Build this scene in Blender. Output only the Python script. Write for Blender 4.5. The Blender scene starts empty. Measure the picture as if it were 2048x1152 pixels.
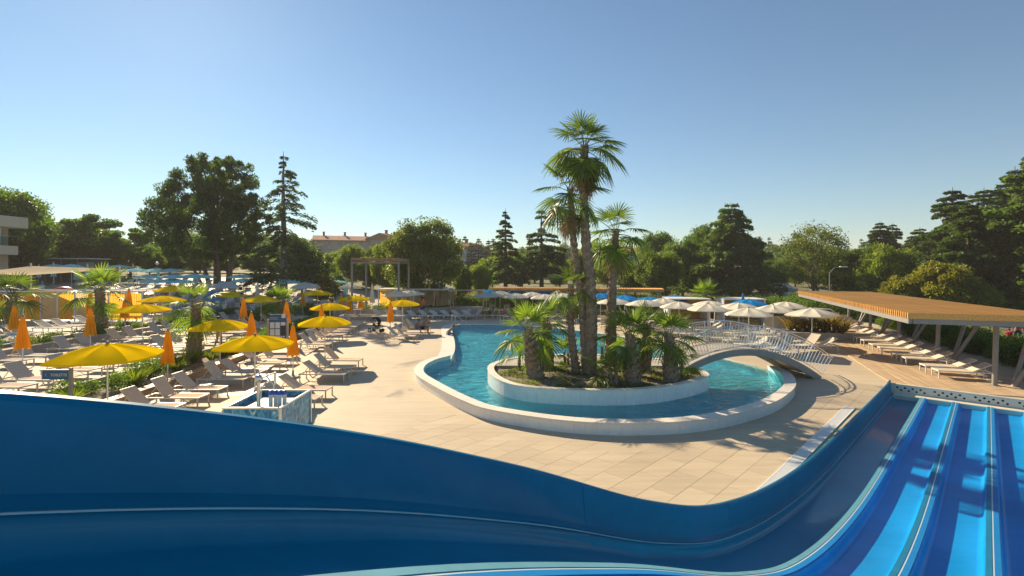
import bpy, math, random
import numpy as np
from mathutils import Vector, Matrix, noise
from mathutils.geometry import delaunay_2d_cdt

# ------------------------------------------------------------------ camera, sky, sun, exposure
scene = bpy.context.scene
C = scene.collection
CAMH, FPX, HOR = 4.7, 1000.0, 540.0          # camera height, focal length and horizon in photo pixels
cam_d = bpy.data.cameras.new('camera'); cam = bpy.data.objects.new('camera', cam_d); C.objects.link(cam)
cam.location = (0, 0, CAMH); cam.rotation_euler = (math.radians(90), 0, 0)
cam_d.sensor_width = 36; cam_d.lens = 36*FPX/2048; cam_d.shift_y = -(576-HOR)/2048
cam_d.clip_start = 0.05; cam_d.clip_end = 6000
scene.camera = cam
SUN_AZ, SUN_EL = math.radians(-34.2), math.radians(27.0)    # azimuth from +Y, positive to the right
world = bpy.data.worlds.new('World'); scene.world = world; world.use_nodes = True
nt = world.node_tree; nt.nodes.clear()
sky = nt.nodes.new('ShaderNodeTexSky'); sky.sky_type = 'NISHITA'; sky.sun_disc = False
sky.sun_elevation = SUN_EL; sky.sun_rotation = SUN_AZ
sky.air_density = 1.0; sky.dust_density = 0.08; sky.ozone_density = 3.0; sky.altitude = 0
bg = nt.nodes.new('ShaderNodeBackground'); bg.inputs['Strength'].default_value = 0.055
wo = nt.nodes.new('ShaderNodeOutputWorld')
wb = nt.nodes.new('ShaderNodeMix'); wb.data_type = 'RGBA'; wb.blend_type = 'MULTIPLY'; wb.inputs[0].default_value = 1.0; wb.inputs[7].default_value = (.86, 1.0, 1.0, 1)   # one even white balance for the whole sky
nt.links.new(sky.outputs[0], wb.inputs[6]); nt.links.new(wb.outputs[2], bg.inputs[0]); nt.links.new(bg.outputs[0], wo.inputs[0])
sun_d = bpy.data.lights.new('sun', 'SUN'); sun_d.energy = 4.5; sun_d.angle = math.radians(0.55)
sun_d.color = (1.0, 0.80, 0.53)
sun = bpy.data.objects.new('sun', sun_d); C.objects.link(sun)
SUNV = Vector((math.sin(SUN_AZ)*math.cos(SUN_EL), math.cos(SUN_AZ)*math.cos(SUN_EL), math.sin(SUN_EL)))
sun.rotation_euler = SUNV.to_track_quat('Z', 'Y').to_euler(); sun.location = SUNV*60
vs = scene.view_settings
vs.view_transform = 'Standard'; vs.look = 'None'; vs.gamma = 1.0; vs.use_curve_mapping = False
vs.exposure = 1.12
scene.cycles.use_denoising = True
scene.cycles.max_bounces = 7; scene.cycles.diffuse_bounces = 3; scene.cycles.glossy_bounces = 3
scene.cycles.transmission_bounces = 4; scene.cycles.transparent_max_bounces = 10
scene.cycles.sample_clamp_indirect = 6.0; scene.cycles.caustics_reflective = False; scene.cycles.caustics_refractive = False
R = random.Random(7)

# ------------------------------------------------------------------ small maths
def lerp(a, b, t): return a+(b-a)*t
def ss(a, b, x):
    t = max(0.0, min(1.0, (x-a)/(b-a))); return t*t*(3-2*t)
def zg(x, y): return 0.22*ss(20, 30, y)                     # paved pool deck: rises gently away from the slide
def at(px, py, z=0.0):                                      # photo pixel to the point of that direction at height z
    k = (CAMH-z)/(py-HOR); return ((px-1024)*k, FPX*k)
def gd(px, py):                                             # ... on the pool deck
    z = 0
    for _ in range(6):
        x, y = at(px, py, z); z = zg(x, y)
    return x, y, z
def at_depth(px, Y): return ((px-1024)/FPX*Y, Y)
def zpix(py, Y): return CAMH-(py-HOR)/FPX*Y
def H(x, y):                                                # terrain beyond the paving
    z = 2.0*ss(47, 88, y)+2.3*ss(-14, -46, x)*ss(44, 58, y)
    z += 9*ss(105, 300, y)+30*ss(300, 900, y)
    z += 5*ss(-40, -160, x)*ss(80, 200, y)
    return z
def cr(pts, n=8, closed=False):                             # Catmull-Rom through points
    P = [np.array(p, float) for p in pts]; out = []; N = len(P)
    for i in range(N if closed else N-1):
        p1, p2 = P[i], P[(i+1) % N]
        p0 = P[i-1] if (i > 0 or closed) else 2*p1-p2
        p3 = P[(i+2) % N] if (i+2 < N or closed) else 2*p2-p1
        for k in range(n):
            t = k/n
            out.append(.5*((2*p1)+(-p0+p2)*t+(2*p0-5*p1+4*p2-p3)*t*t+(-p0+3*p1-3*p2+p3)*t**3))
    if not closed: out.append(P[-1])
    return out
def resample(pts, step):
    P = np.array(pts); d = np.r_[0, np.cumsum(np.linalg.norm(np.diff(P, axis=0), axis=1))]
    n = max(2, int(round(d[-1]/step))+1); s = np.linspace(0, d[-1], n)
    return np.stack([np.interp(s, d, P[:, k]) for k in range(P.shape[1])], 1)
def normals2(P):                                            # left-hand normals along a 2D path
    T = np.gradient(P[:, :2], axis=0); T /= np.linalg.norm(T, axis=1)[:, None]
    return np.stack([-T[:, 1], T[:, 0]], 1)
def inside(poly, x, y):
    c = False; n = len(poly); j = n-1
    for i in range(n):
        xi, yi = poly[i][0], poly[i][1]; xj, yj = poly[j][0], poly[j][1]
        if (yi > y) != (yj > y) and x < (xj-xi)*(y-yi)/(yj-yi)+xi: c = not c
        j = i
    return c

# ------------------------------------------------------------------ mesh building
class MB:
    def __init__(s): s.v = []; s.f = []; s.m = []; s.mi = 0
    def add(s, vs_, fs_):
        b = len(s.v); s.v += [tuple(map(float, p)) for p in vs_]
        for f in fs_: s.f.append(tuple(b+i for i in f)); s.m.append(s.mi)
        return s
    def box(s, c, d, rz=0.0, M=None):
        hx, hy, hz = d[0]/2, d[1]/2, d[2]/2; ca, sa = math.cos(rz), math.sin(rz); V = []
        for z in (-hz, hz):
            for x, y in ((-hx, -hy), (hx, -hy), (hx, hy), (-hx, hy)):
                p = (c[0]+x*ca-y*sa, c[1]+x*sa+y*ca, c[2]+z)
                V.append(tuple(M @ Vector(p)) if M else p)
        return s.add(V, [(3, 2, 1, 0), (4, 5, 6, 7), (0, 1, 5, 4), (1, 2, 6, 5), (2, 3, 7, 6), (3, 0, 4, 7)])
    def bbox(s, c, d, b=0.01, rz=0.0):                      # box with chamfered edges
        hx, hy, hz = d[0]/2, d[1]/2, d[2]/2; b = min(b, hx*.9, hy*.9, hz*.9); ca, sa = math.cos(rz), math.sin(rz); V = []
        for z, i in ((-hz, b), (-hz+b, 0), (hz-b, 0), (hz, b)):
            X, Y = hx-i, hy-i; k = b if i == 0 else 0
            for x, y in ((-X+k, -Y), (X-k, -Y), (X, -Y+k), (X, Y-k), (X-k, Y), (-X+k, Y), (-X, Y-k), (-X, -Y+k)):
                V.append((c[0]+x*ca-y*sa, c[1]+x*sa+y*ca, c[2]+z))
        F = [tuple(range(7, -1, -1)), tuple(range(24, 32))]
        for r in range(3):
            for k in range(8): F.append((r*8+k, r*8+(k+1) % 8, r*8+8+(k+1) % 8, r*8+8+k))
        return s.add(V, F)
    def beam(s, a, b, w, h, up=(0, 0, 1)):
        a, b = Vector(a), Vector(b); t = (b-a).normalized(); u = Vector(up)
        if abs(t.dot(u)) > .98: u = Vector((1, 0, 0))
        r = t.cross(u).normalized(); u = r.cross(t)
        V = [p+r*(sx*w/2)+u*(sz*h/2) for p in (a, b) for sx, sz in ((-1, -1), (1, -1), (1, 1), (-1, 1))]
        return s.add(V, [(0, 1, 2, 3), (7, 6, 5, 4), (0, 4, 5, 1), (1, 5, 6, 2), (2, 6, 7, 3), (3, 7, 4, 0)])
    def tube(s, pts, rad, n=8, caps=True):
        P = [Vector(p) for p in pts]; V = []; F = []; N = len(P)
        if not hasattr(rad, '__len__'): rad = [rad]*N
        ref = None
        for i, p in enumerate(P):
            t = (P[min(i+1, N-1)]-P[max(i-1, 0)]).normalized()
            if ref is None: ref = t.orthogonal().normalized()
            ref = (ref-t*ref.dot(t)).normalized(); o = t.cross(ref)
            for k in range(n):
                a = 2*math.pi*k/n; V.append(p+(ref*math.cos(a)+o*math.sin(a))*rad[i])
        for i in range(N-1):
            for k in range(n): F.append((i*n+k, i*n+(k+1) % n, i*n+n+(k+1) % n, i*n+n+k))
        if caps: F += [tuple(range(n-1, -1, -1)), tuple(range((N-1)*n, N*n))]
        return s.add(V, F)
    def lathe(s, prof, n=16, c=(0, 0, 0), caps=True, fr=None):
        V = []; F = []
        for r, z in prof:
            for k in range(n):
                a = 2*math.pi*k/n; rr = r*(fr(a, z) if fr else 1)
                V.append((c[0]+rr*math.cos(a), c[1]+rr*math.sin(a), c[2]+z))
        for i in range(len(prof)-1):
            for k in range(n): F.append((i*n+k, i*n+(k+1) % n, i*n+n+(k+1) % n, i*n+n+k))
        if caps: F += [tuple(range(n-1, -1, -1)), tuple(range((len(prof)-1)*n, len(prof)*n))]
        return s.add(V, F)
    def prism(s, poly, z0, z1):
        n = len(poly); V = [(p[0], p[1], z0) for p in poly]+[(p[0], p[1], z1) for p in poly]
        return s.add(V, [tuple(range(n-1, -1, -1)), tuple(range(n, 2*n))]+[(i, (i+1) % n, n+(i+1) % n, n+i) for i in range(n)])
    def loft(s, secs, closed=False, caps=False):            # list of equal-length point lists
        n = len(secs[0]); V = [p for q in secs for p in q]; F = []
        for i in range(len(secs)-1):
            for k in range(n if closed else n-1): F.append((i*n+k, i*n+(k+1) % n, i*n+n+(k+1) % n, i*n+n+k))
        if caps: F += [tuple(range(n-1, -1, -1)), tuple(range((len(secs)-1)*n, len(secs)*n))]
        return s.add(V, F)
    def mesh(s, name, mat, smooth=None):
        me = bpy.data.meshes.new(name); me.from_pydata(s.v, [], s.f)
        mats = mat if isinstance(mat, (list, tuple)) else [mat]
        for m in mats: me.materials.append(MAT[m] if isinstance(m, str) else m)
        if len(mats) > 1: me.polygons.foreach_set('material_index', s.m)
        if smooth is not None:
            me.polygons.foreach_set('use_smooth', [True]*len(me.polygons))
            me.set_sharp_from_angle(angle=math.radians(smooth))
        me.update(); return me
    def build(s, name, mat, parent=None, smooth=None, loc=(0, 0, 0), rot=(0, 0, 0), **kw):
        return obj(name, s.mesh(name, mat, smooth), parent, loc, rot, **kw)
def obj(name, me, parent=None, loc=(0, 0, 0), rot=(0, 0, 0), scale=(1, 1, 1), label=None, cat=None, group=None, kind=None):
    o = bpy.data.objects.new(name, me); C.objects.link(o)
    o.location = loc; o.rotation_euler = rot; o.scale = scale; o.parent = parent
    return tag(o, label, cat, group, kind)
def tag(o, label=None, cat=None, group=None, kind=None):
    if label: o['label'] = label
    if cat: o['category'] = cat
    if group: o['group'] = group
    if kind: o['kind'] = kind
    return o
def thing(name, label, cat, loc=(0, 0, 0), rz=0.0, group=None):
    o = obj(name, None, None, loc, (0, 0, rz), label=label, cat=cat, group=group); o.empty_display_size = .2
    return o
def copy_thing(t, loc, rz, label=None, group=None, scale=None):
    def cp(o, par):
        c = o.copy(); C.objects.link(c); c.parent = par
        for ch in KIDS.get(o.name, ()): cp(ch, c)
        return c
    r = cp(t, None); r.location = loc; r.rotation_euler = (0, 0, rz)
    if scale: r.scale = scale
    if label: r['label'] = label
    if group: r['group'] = group
    return r
KIDS = {}
def kids(t):                                                # remember a prototype's children for copying
    for o in C.objects:
        if o.parent is not None:
            L = KIDS.setdefault(o.parent.name, [])
            if o not in L: L.append(o)
    return t
def numesh(name, V, F, mat, smooth=False):                  # fast mesh from numpy arrays, all faces of one size
    me = bpy.data.meshes.new(name); k = F.shape[1]
    me.vertices.add(len(V)); me.vertices.foreach_set('co', np.asarray(V, np.float32).ravel())
    me.loops.add(F.size); me.loops.foreach_set('vertex_index', F.astype(np.int32).ravel())
    me.polygons.add(len(F)); me.polygons.foreach_set('loop_start', np.arange(0, F.size, k, dtype=np.int32))
    me.polygons.foreach_set('loop_total', np.full(len(F), k, np.int32))
    if smooth: me.polygons.foreach_set('use_smooth', np.ones(len(F), bool))
    me.materials.append(MAT[mat]); me.update(calc_edges=True); me.validate(); return me

# ------------------------------------------------------------------ materials
MAT = {}
def M_new(name):
    m = bpy.data.materials.new(name); m.use_nodes = True; MAT[name] = m
    t = m.node_tree; b = t.nodes['Principled BSDF']; return m, t, b
def nd(t, typ, **kw):
    n = t.nodes.new(typ)
    for k, v in kw.items():
        if k in n.inputs: n.inputs[k].default_value = v
        else: setattr(n, k, v)
    return n
def ramp(t, src, stops):
    r = t.nodes.new('ShaderNodeValToRGB'); e = r.color_ramp.elements
    while len(e) < len(stops): e.new(.5)
    for i, (p, c) in enumerate(stops): e[i].position = p; e[i].color = (*c, 1)
    t.links.new(src, r.inputs[0]); return r
def mat(name, col, rough=.6, var=0.15, scale=3.0, bump=0.0, bscale=40.0, metal=0.0, spec=.5, coat=0.0, trans=0.0, detail=6, island=0.0, stretch=None):
    """plain surface: colour with soft wear variation, fine bump, optional metal / clear coat / light passing through cloth"""
    m, t, b = M_new(name); L = t.links.new
    tc = t.nodes.new('ShaderNodeNewGeometry') if stretch is None else t.nodes.new('ShaderNodeTexCoord')
    src = tc.outputs['Position'] if stretch is None else tc.outputs['Object']
    if stretch is not None:
        mp = nd(t, 'ShaderNodeMapping'); mp.inputs['Scale'].default_value = stretch; L(src, mp.inputs[0]); src = mp.outputs[0]
    n1 = nd(t, 'ShaderNodeTexNoise', Scale=scale, Detail=detail, Roughness=.62); L(src, n1.inputs['Vector'])
    lo = tuple(c*(1-var) for c in col); hi = tuple(min(1, c*(1+var)) for c in col)
    r = ramp(t, n1.outputs['Fac'], [(.3, lo), (.7, hi)]); colour = r.outputs[0]
    if island:
        g = t.nodes.new('ShaderNodeObjectInfo'); mm = nd(t, 'ShaderNodeMapRange'); mm.inputs[3].default_value = 1-island; mm.inputs[4].default_value = 1+island
        L(g.outputs['Random'], mm.inputs[0]); hs = nd(t, 'ShaderNodeHueSaturation'); L(mm.outputs[0], hs.inputs['Value']); L(colour, hs.inputs['Color']); colour = hs.outputs[0]
    L(colour, b.inputs['Base Color'])
    b.inputs['Roughness'].default_value = rough; b.inputs['Metallic'].default_value = metal
    b.inputs['Specular IOR Level'].default_value = spec; b.inputs['Coat Weight'].default_value = coat; b.inputs['Coat Roughness'].default_value = .05
    if bump:
        n2 = nd(t, 'ShaderNodeTexNoise', Scale=bscale, Detail=4.0); L(src, n2.inputs['Vector'])
        bp = nd(t, 'ShaderNodeBump', Strength=bump, Distance=.02); L(n2.outputs['Fac'], bp.inputs['Height']); L(bp.outputs[0], b.inputs['Normal'])
    if trans:
        tr = nd(t, 'ShaderNodeBsdfTranslucent'); L(colour, tr.inputs[0])
        mx = nd(t, 'ShaderNodeMixShader', Fac=trans); L(b.outputs[0], mx.inputs[1]); L(tr.outputs[0], mx.inputs[2])
        L(mx.outputs[0], t.nodes['Material Output'].inputs[0])
    return m
def leafmat(name, c1, c2, trans=.45, tcol=None, rough=.5):
    m, t, b = M_new(name); L = t.links.new
    g = t.nodes.new('ShaderNodeNewGeometry'); r = ramp(t, g.outputs['Random Per Island'], [(0, c1), (1, c2)])
    n = nd(t, 'ShaderNodeTexNoise', Scale=.45, Detail=2.0); L(g.outputs['Position'], n.inputs['Vector'])
    mr = nd(t, 'ShaderNodeMapRange'); mr.inputs[1].default_value = .3; mr.inputs[2].default_value = .7; mr.inputs[3].default_value = .65; mr.inputs[4].default_value = 1.3
    L(n.outputs['Fac'], mr.inputs[0]); hs = nd(t, 'ShaderNodeHueSaturation'); L(mr.outputs[0], hs.inputs['Value']); L(r.outputs[0], hs.inputs['Color'])
    L(hs.outputs[0], b.inputs['Base Color']); b.inputs['Roughness'].default_value = rough; b.inputs['Specular IOR Level'].default_value = .35
    tr = nd(t, 'ShaderNodeBsdfTranslucent'); k = tcol or (1.5, 1.7, .5)
    mu = nd(t, 'ShaderNodeMix', data_type='RGBA', blend_type='MULTIPLY'); mu.inputs[0].default_value = 1; L(hs.outputs[0], mu.inputs[6]); mu.inputs[7].default_value = (*k, 1)
    L(mu.outputs[2], tr.inputs[0]); mx = nd(t, 'ShaderNodeMixShader', Fac=trans); L(b.outputs[0], mx.inputs[1]); L(tr.outputs[0], mx.inputs[2])
    L(mx.outputs[0], t.nodes['Material Output'].inputs[0]); return m
def woodmat(name, col, axis_scale, rough=.6, island=.12, var=.25):
    return mat(name, col, rough, var, 1.0, .25, 6.0, stretch=axis_scale, island=island)

def mat_deck(name, col):
    m, t, b = M_new(name); L = t.links.new; g = t.nodes.new('ShaderNodeNewGeometry')
    n1 = nd(t, 'ShaderNodeTexNoise', Scale=.22, Detail=7.0, Roughness=.65); L(g.outputs['Position'], n1.inputs['Vector'])
    mp = nd(t, 'ShaderNodeMapping'); mp.inputs['Rotation'].default_value = (0, 0, math.radians(38)); mp.inputs['Scale'].default_value = (.35, 5.5, 1); L(g.outputs['Position'], mp.inputs[0])
    n2 = nd(t, 'ShaderNodeTexNoise', Scale=.9, Detail=6.0, Roughness=.7); L(mp.outputs[0], n2.inputs['Vector'])
    mm = nd(t, 'ShaderNodeMath', operation='ADD'); L(n1.outputs['Fac'], mm.inputs[0]); L(n2.outputs['Fac'], mm.inputs[1])
    a = tuple(c*.78 for c in col); z = tuple(min(1, c*1.15) for c in col)
    r = ramp(t, mm.outputs[0], [(.0, a), (1.0, z)])
    r.color_ramp.elements[0].position = .35; r.color_ramp.elements[1].position = .68
    md = nd(t, 'ShaderNodeMath', operation='MULTIPLY'); md.inputs[1].default_value = .5; L(mm.outputs[0], md.inputs[0]); L(md.outputs[0], r.inputs[0])
    oi = t.nodes.new('ShaderNodeObjectInfo'); mr = nd(t, 'ShaderNodeMapRange'); mr.inputs[3].default_value = .93; mr.inputs[4].default_value = 1.07; L(oi.outputs['Random'], mr.inputs[0])
    hs = nd(t, 'ShaderNodeHueSaturation'); L(mr.outputs[0], hs.inputs['Value']); L(r.outputs[0], hs.inputs['Color']); L(hs.outputs[0], b.inputs['Base Color'])
    n4 = nd(t, 'ShaderNodeTexNoise', Scale=.16, Detail=6.0, Roughness=.6, Distortion=.6); L(g.outputs['Position'], n4.inputs['Vector'])
    wet = nd(t, 'ShaderNodeMapRange'); wet.inputs[1].default_value = .58; wet.inputs[2].default_value = .64; L(n4.outputs['Fac'], wet.inputs[0])
    dk = nd(t, 'ShaderNodeMix', data_type='RGBA', blend_type='MULTIPLY'); L(wet.outputs[0], dk.inputs[0]); L(hs.outputs[0], dk.inputs[6]); dk.inputs[7].default_value = (.80, .80, .81, 1); L(dk.outputs[2], b.inputs['Base Color'])
    rr = nd(t, 'ShaderNodeMapRange'); rr.inputs[3].default_value = .75; rr.inputs[4].default_value = .38; L(wet.outputs[0], rr.inputs[0]); L(rr.outputs[0], b.inputs['Roughness'])
    b.inputs['Specular IOR Level'].default_value = .3
    n3 = nd(t, 'ShaderNodeTexNoise', Scale=28.0, Detail=4.0); L(g.outputs['Position'], n3.inputs['Vector'])
    bp = nd(t, 'ShaderNodeBump', Strength=.15, Distance=.01); L(n3.outputs['Fac'], bp.inputs['Height']); L(bp.outputs[0], b.inputs['Normal'])
mat_deck('deck', (.515, .43, .31)); mat_deck('tile', (.555, .455, .325)); mat_deck('terrace', (.47, .41, .325))
mat('concrete', (.40, .37, .33), .8, .18, 1.3, .2, 30)
mat('white_tile', (.80, .80, .78), .3, .06, 6, .03, 20, island=.025)
mat('coping', (.76, .70, .61), .5, .08, 4, .05, 30, island=.03)
mat('pool_tile', (.54, .88, .99), .4, .08, 1.5)
mat('soil', (.20, .16, .11), .95, .45, 6, .8, 25)
mat('gravel', (.34, .31, .27), .9, .4, 40, .6, 60)
mat('steel', (.72, .72, .72), .28, .08, 20, metal=1.0)
mat('white_metal', (.78, .77, .74), .4, .06, 8)
mat('beige_metal', (.60, .53, .44), .42, .08, 8)
mat('girder_grey', (.25, .25, .25), .6, .12, 3)
mat('grey_metal', (.25, .245, .24), .5, .10, 5)
mat('dark_metal', (.07, .07, .075), .5, .2, 5)
mat('sling', (.66, .53, .41), .75, .08, 10, .25, 220, spec=0.0)
mat('sling_pale', (.60, .55, .47), .75, .08, 10, .25, 220, spec=0.0)
mat('sling_grey', (.55, .49, .42), .75, .08, 10, .25, 220, spec=0.0)
mat('yellow_cloth', (.98, .615, .003), .75, .06, 1.6, .12, 160, trans=.2, spec=0.0)
mat('orange_cloth', (.95, .46, .015), .75, .12, 2.5, .12, 160, trans=.42, spec=0.0)
mat('cream_cloth', (.82, .76, .62), .8, .06, 2.5, .12, 160, trans=.18, spec=0.0)
mat('teal_cloth', (.40, .78, .82), .8, .08, 2.0, .1, 160, trans=.15, spec=0.0)
mat('sky_cloth', (.03, .30, .72), .75, .10, 2.0, .1, 160, trans=.28, spec=0.0)
mat('grey_cloth', (.62, .63, .62), .8, .06, 2.0, .1, 160, trans=.3, spec=0.0)
mat('sail_cloth', (.76, .66, .48), .8, .06, 1.0, .1, 120, trans=.42, spec=0.0)
mat('curtain', (.85, .50, .07), .8, .10, 1.0, .15, 60, trans=.55, spec=0.0)
mat('curtain_pale', (.72, .55, .33), .8, .10, 1.0, .15, 60, trans=.5, spec=0.0)
woodmat('pergola_wood', (.66, .36, .095), (14, 1.2, 14)); woodmat('deck_wood', (.52, .39, .255), (1.2, 16, 16)); woodmat('edge_wood', (.42, .27, .15), (16, 1.2, 16))
woodmat('pale_wood', (.60, .42, .24), (6, 6, 1.2))
mat('bark', (.13, .095, .07), .95, .35, 5, .7, 18); mat('bark_grey', (.20, .17, .15), .95, .35, 4, .7, 18)
mat('palm_bark', (.24, .19, .145), .95, .45, 7, .6, 25); mat('palm_boot', (.33, .25, .17), .9, .35, 9, .4, 40)
leafmat('palm_leaf', (0.068, 0.115, 0.024), (0.149, 0.203, 0.043), .40); leafmat('palm_young', (0.101, 0.162, 0.024), (0.216, 0.284, 0.047), .45)
leafmat('palm_dead', (.25, .17, .08), (.34, .25, .13), .25, (1, 1, .8))
leafmat('pine_leaf', (.036, .072, .020), (.095, .145, .036), .5); leafmat('cedar_leaf', (0.060, 0.105, 0.044), (0.145, 0.196, 0.076), .5)
leafmat('dark_leaf', (0.037, 0.068, 0.027), (0.085, 0.122, 0.044), .5)
leafmat('green_leaf', (0.068, 0.112, 0.018), (0.180, 0.225, 0.033), .5); leafmat('bright_leaf', (0.105, 0.154, 0.017), (0.238, 0.280, 0.039), .5)
leafmat('olive_leaf', (0.083, 0.112, 0.030), (0.180, 0.203, 0.053), .5); leafmat('yellowing_leaf', (0.112, 0.131, 0.015), (0.325, 0.275, 0.037), .5)
leafmat('shrub_leaf', (0.056, 0.112, 0.024), (0.144, 0.208, 0.040), .5); leafmat('shrub_bright', (0.108, 0.144, 0.024), (0.216, 0.240, 0.036), .5)
leafmat('bronze_leaf', (.12, .08, .02), (.24, .17, .04), .5)
mat('petal', (.80, .76, .66), .7, .05, trans=.3)
leafmat('grass_blade', (.10, .12, .03), (.24, .21, .06), .3)
mat('ground', (.15, .145, .06), .95, .4, .5, .5, 12); mat('asphalt', (.14, .135, .13), .85, .2, 2, .3, 60); mat('dirt', (.42, .33, .20), .95, .2, 2, .3, 30)
mat('skin', (.34, .17, .095), .5, .06, 8); mat('skin_tan', (.42, .23, .14), .5, .06, 8); mat('hair', (.025, .018, .013), .6, .3, 40)
mat('cloth_white', (.78, .78, .80), .8, .05, spec=0.0); mat('cloth_navy', (.03, .05, .11), .8, .2, spec=0.0); mat('cloth_orange', (.85, .22, .03), .8, .08, spec=0.0)
mat('cloth_blue', (.03, .20, .55), .8, .1, spec=0.0); mat('cloth_red', (.55, .03, .05), .8, .1, spec=0.0); mat('cloth_slate', (.16, .19, .25), .8, .15, spec=0.0); mat('cloth_black', (.02, .02, .025), .8, .2, spec=0.0); mat('cloth_pink', (.62, .10, .25), .8, .1, spec=0.0)
mat('cloth_violet', (.42, .40, .58), .8, .1, spec=0.0)
mat('plaster_cream', (.56, .50, .38), .85, .08, .6); mat('plaster_white', (.62, .62, .62), .85, .06, .6); mat('plaster_tan', (.48, .38, .28), .85, .1, .6); mat('plaster_blue', (.38, .46, .58), .85, .08, .6)
mat('fascia', (.60, .55, .42), .7, .05, .8)
mat('roof_tile', (.44, .20, .12), .9, .25, 3, .6, 8, island=.1); mat('chimney', (.30, .13, .09), .9, .2, 6)
mat('glass_dark', (.03, .035, .04), .08, .2, 2, spec=.8); mat('shutter', (.24, .13, .07), .7, .2, 3)
mat('sign_blue', (.025, .115, .24), .45, .06, 3); mat('banner_blue', (.03, .24, .55), .5, .25, 1.2); mat('paper', (.80, .76, .72), .8, .04); mat('print_dark', (.05, .04, .04), .7, .3, 30)
mat('red_plastic', (.55, .015, .02), .35, .08, 2); mat('blue_plastic', (.02, .13, .55), .3, .08, 4); mat('white_plastic', (.80, .80, .79), .35, .05, 5)
mat('rubber', (.015, .015, .015), .8, .2, 9); mat('car_paint', (.70, .71, .72), .25, .04, 1, coat=.6); mat('wall_dark', (.10, .075, .06), .85, .2, 1)
mat('perforated', (.70, .66, .55), .45, .06, 3); mat('hole_shade', (.01, .01, .01), .9, .1)
mat('seam_white', (.50, .62, .68), .4, .05, 9); mat('lip_blue', (.12, .31, .40), .5, .12, 3, spec=.15); mat('lip_teal', (.015, .18, .34), .5, .1, 3, spec=.15); mat('lip_bright', (.01, .20, .52), .5, .08, 3, spec=.15)
def mat_slide(name, col, coat):
    m, t, b = M_new(name); L = t.links.new; g = t.nodes.new('ShaderNodeNewGeometry')
    mp = nd(t, 'ShaderNodeMapping'); mp.inputs['Rotation'].default_value = (0, 0, -math.radians(46.4)); mp.inputs['Scale'].default_value = (.45, 9, 7); L(g.outputs['Position'], mp.inputs[0])
    n = nd(t, 'ShaderNodeTexNoise', Scale=1.0, Detail=7.0, Roughness=.7); L(mp.outputs[0], n.inputs['Vector'])
    n0 = nd(t, 'ShaderNodeTexNoise', Scale=.5, Detail=4.0); L(g.outputs['Position'], n0.inputs['Vector'])
    ma = nd(t, 'ShaderNodeMath', operation='MULTIPLY_ADD'); L(n.outputs['Fac'], ma.inputs[0]); ma.inputs[1].default_value = .55; L(n0.outputs['Fac'], ma.inputs[2])
    r = ramp(t, ma.outputs[0], [(.55, tuple(c*.86 for c in col)), (.95, tuple(min(1, c*1.13+.004) for c in col))]); L(r.outputs[0], b.inputs['Base Color'])
    b.inputs['Roughness'].default_value = .45; b.inputs['Specular IOR Level'].default_value = .08; b.inputs['Coat Weight'].default_value = coat
    n2 = nd(t, 'ShaderNodeTexNoise', Scale=14.0, Detail=5.0); L(g.outputs['Position'], n2.inputs['Vector'])
    rr = nd(t, 'ShaderNodeMapRange'); rr.inputs[3].default_value = .02; rr.inputs[4].default_value = .13; L(n2.outputs['Fac'], rr.inputs[0]); L(rr.outputs[0], b.inputs['Coat Roughness'])
    n3 = nd(t, 'ShaderNodeTexNoise', Scale=1.1, Detail=2.0); L(g.outputs['Position'], n3.inputs['Vector'])
    bp = nd(t, 'ShaderNodeBump', Strength=.12, Distance=.05); L(n3.outputs['Fac'], bp.inputs['Height']); L(bp.outputs[0], b.inputs['Coat Normal'])
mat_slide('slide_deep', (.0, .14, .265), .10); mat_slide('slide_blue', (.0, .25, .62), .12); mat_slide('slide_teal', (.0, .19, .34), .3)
def mat_water():
    m, t, b = M_new('water'); L = t.links.new; t.nodes.remove(b); g = t.nodes.new('ShaderNodeNewGeometry')
    mp = nd(t, 'ShaderNodeMapping'); mp.inputs['Scale'].default_value = (1, 2.1, 1); mp.inputs['Rotation'].default_value = (0, 0, .3); L(g.outputs['Position'], mp.inputs[0])
    n = nd(t, 'ShaderNodeTexNoise', Scale=1.15, Detail=2.5, Roughness=.6, Distortion=1.2); L(mp.outputs[0], n.inputs['Vector'])
    n2 = nd(t, 'ShaderNodeTexNoise', Scale=.35, Detail=2.0); L(g.outputs['Position'], n2.inputs['Vector'])
    ad = nd(t, 'ShaderNodeMath', operation='MULTIPLY_ADD'); L(n2.outputs['Fac'], ad.inputs[0]); ad.inputs[1].default_value = 1.5; L(n.outputs['Fac'], ad.inputs[2])
    bp = nd(t, 'ShaderNodeBump', Strength=1.0, Distance=.36); L(ad.outputs[0], bp.inputs['Height'])
    tr = nd(t, 'ShaderNodeBsdfTransparent'); tr.inputs[0].default_value = (.46, .90, 1.0, 1)
    rf = nd(t, 'ShaderNodeBsdfRefraction', Roughness=0.0, IOR=1.33); rf.inputs[0].default_value = (.50, .95, 1.0, 1); L(bp.outputs[0], rf.inputs['Normal'])
    gl = nd(t, 'ShaderNodeBsdfGlossy', Roughness=.03); L(bp.outputs[0], gl.inputs['Normal'])
    fr = nd(t, 'ShaderNodeFresnel', IOR=1.33); L(bp.outputs[0], fr.inputs['Normal'])
    mx0 = nd(t, 'ShaderNodeMixShader', Fac=.14); L(tr.outputs[0], mx0.inputs[1]); L(rf.outputs[0], mx0.inputs[2])
    fm = nd(t, 'ShaderNodeMath', operation='MULTIPLY'); fm.inputs[1].default_value = .78; L(fr.outputs[0], fm.inputs[0])
    mx = nd(t, 'ShaderNodeMixShader'); L(fm.outputs[0], mx.inputs[0]); L(mx0.outputs[0], mx.inputs[1]); L(gl.outputs[0], mx.inputs[2])
    L(mx.outputs[0], t.nodes['Material Output'].inputs[0])
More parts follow.
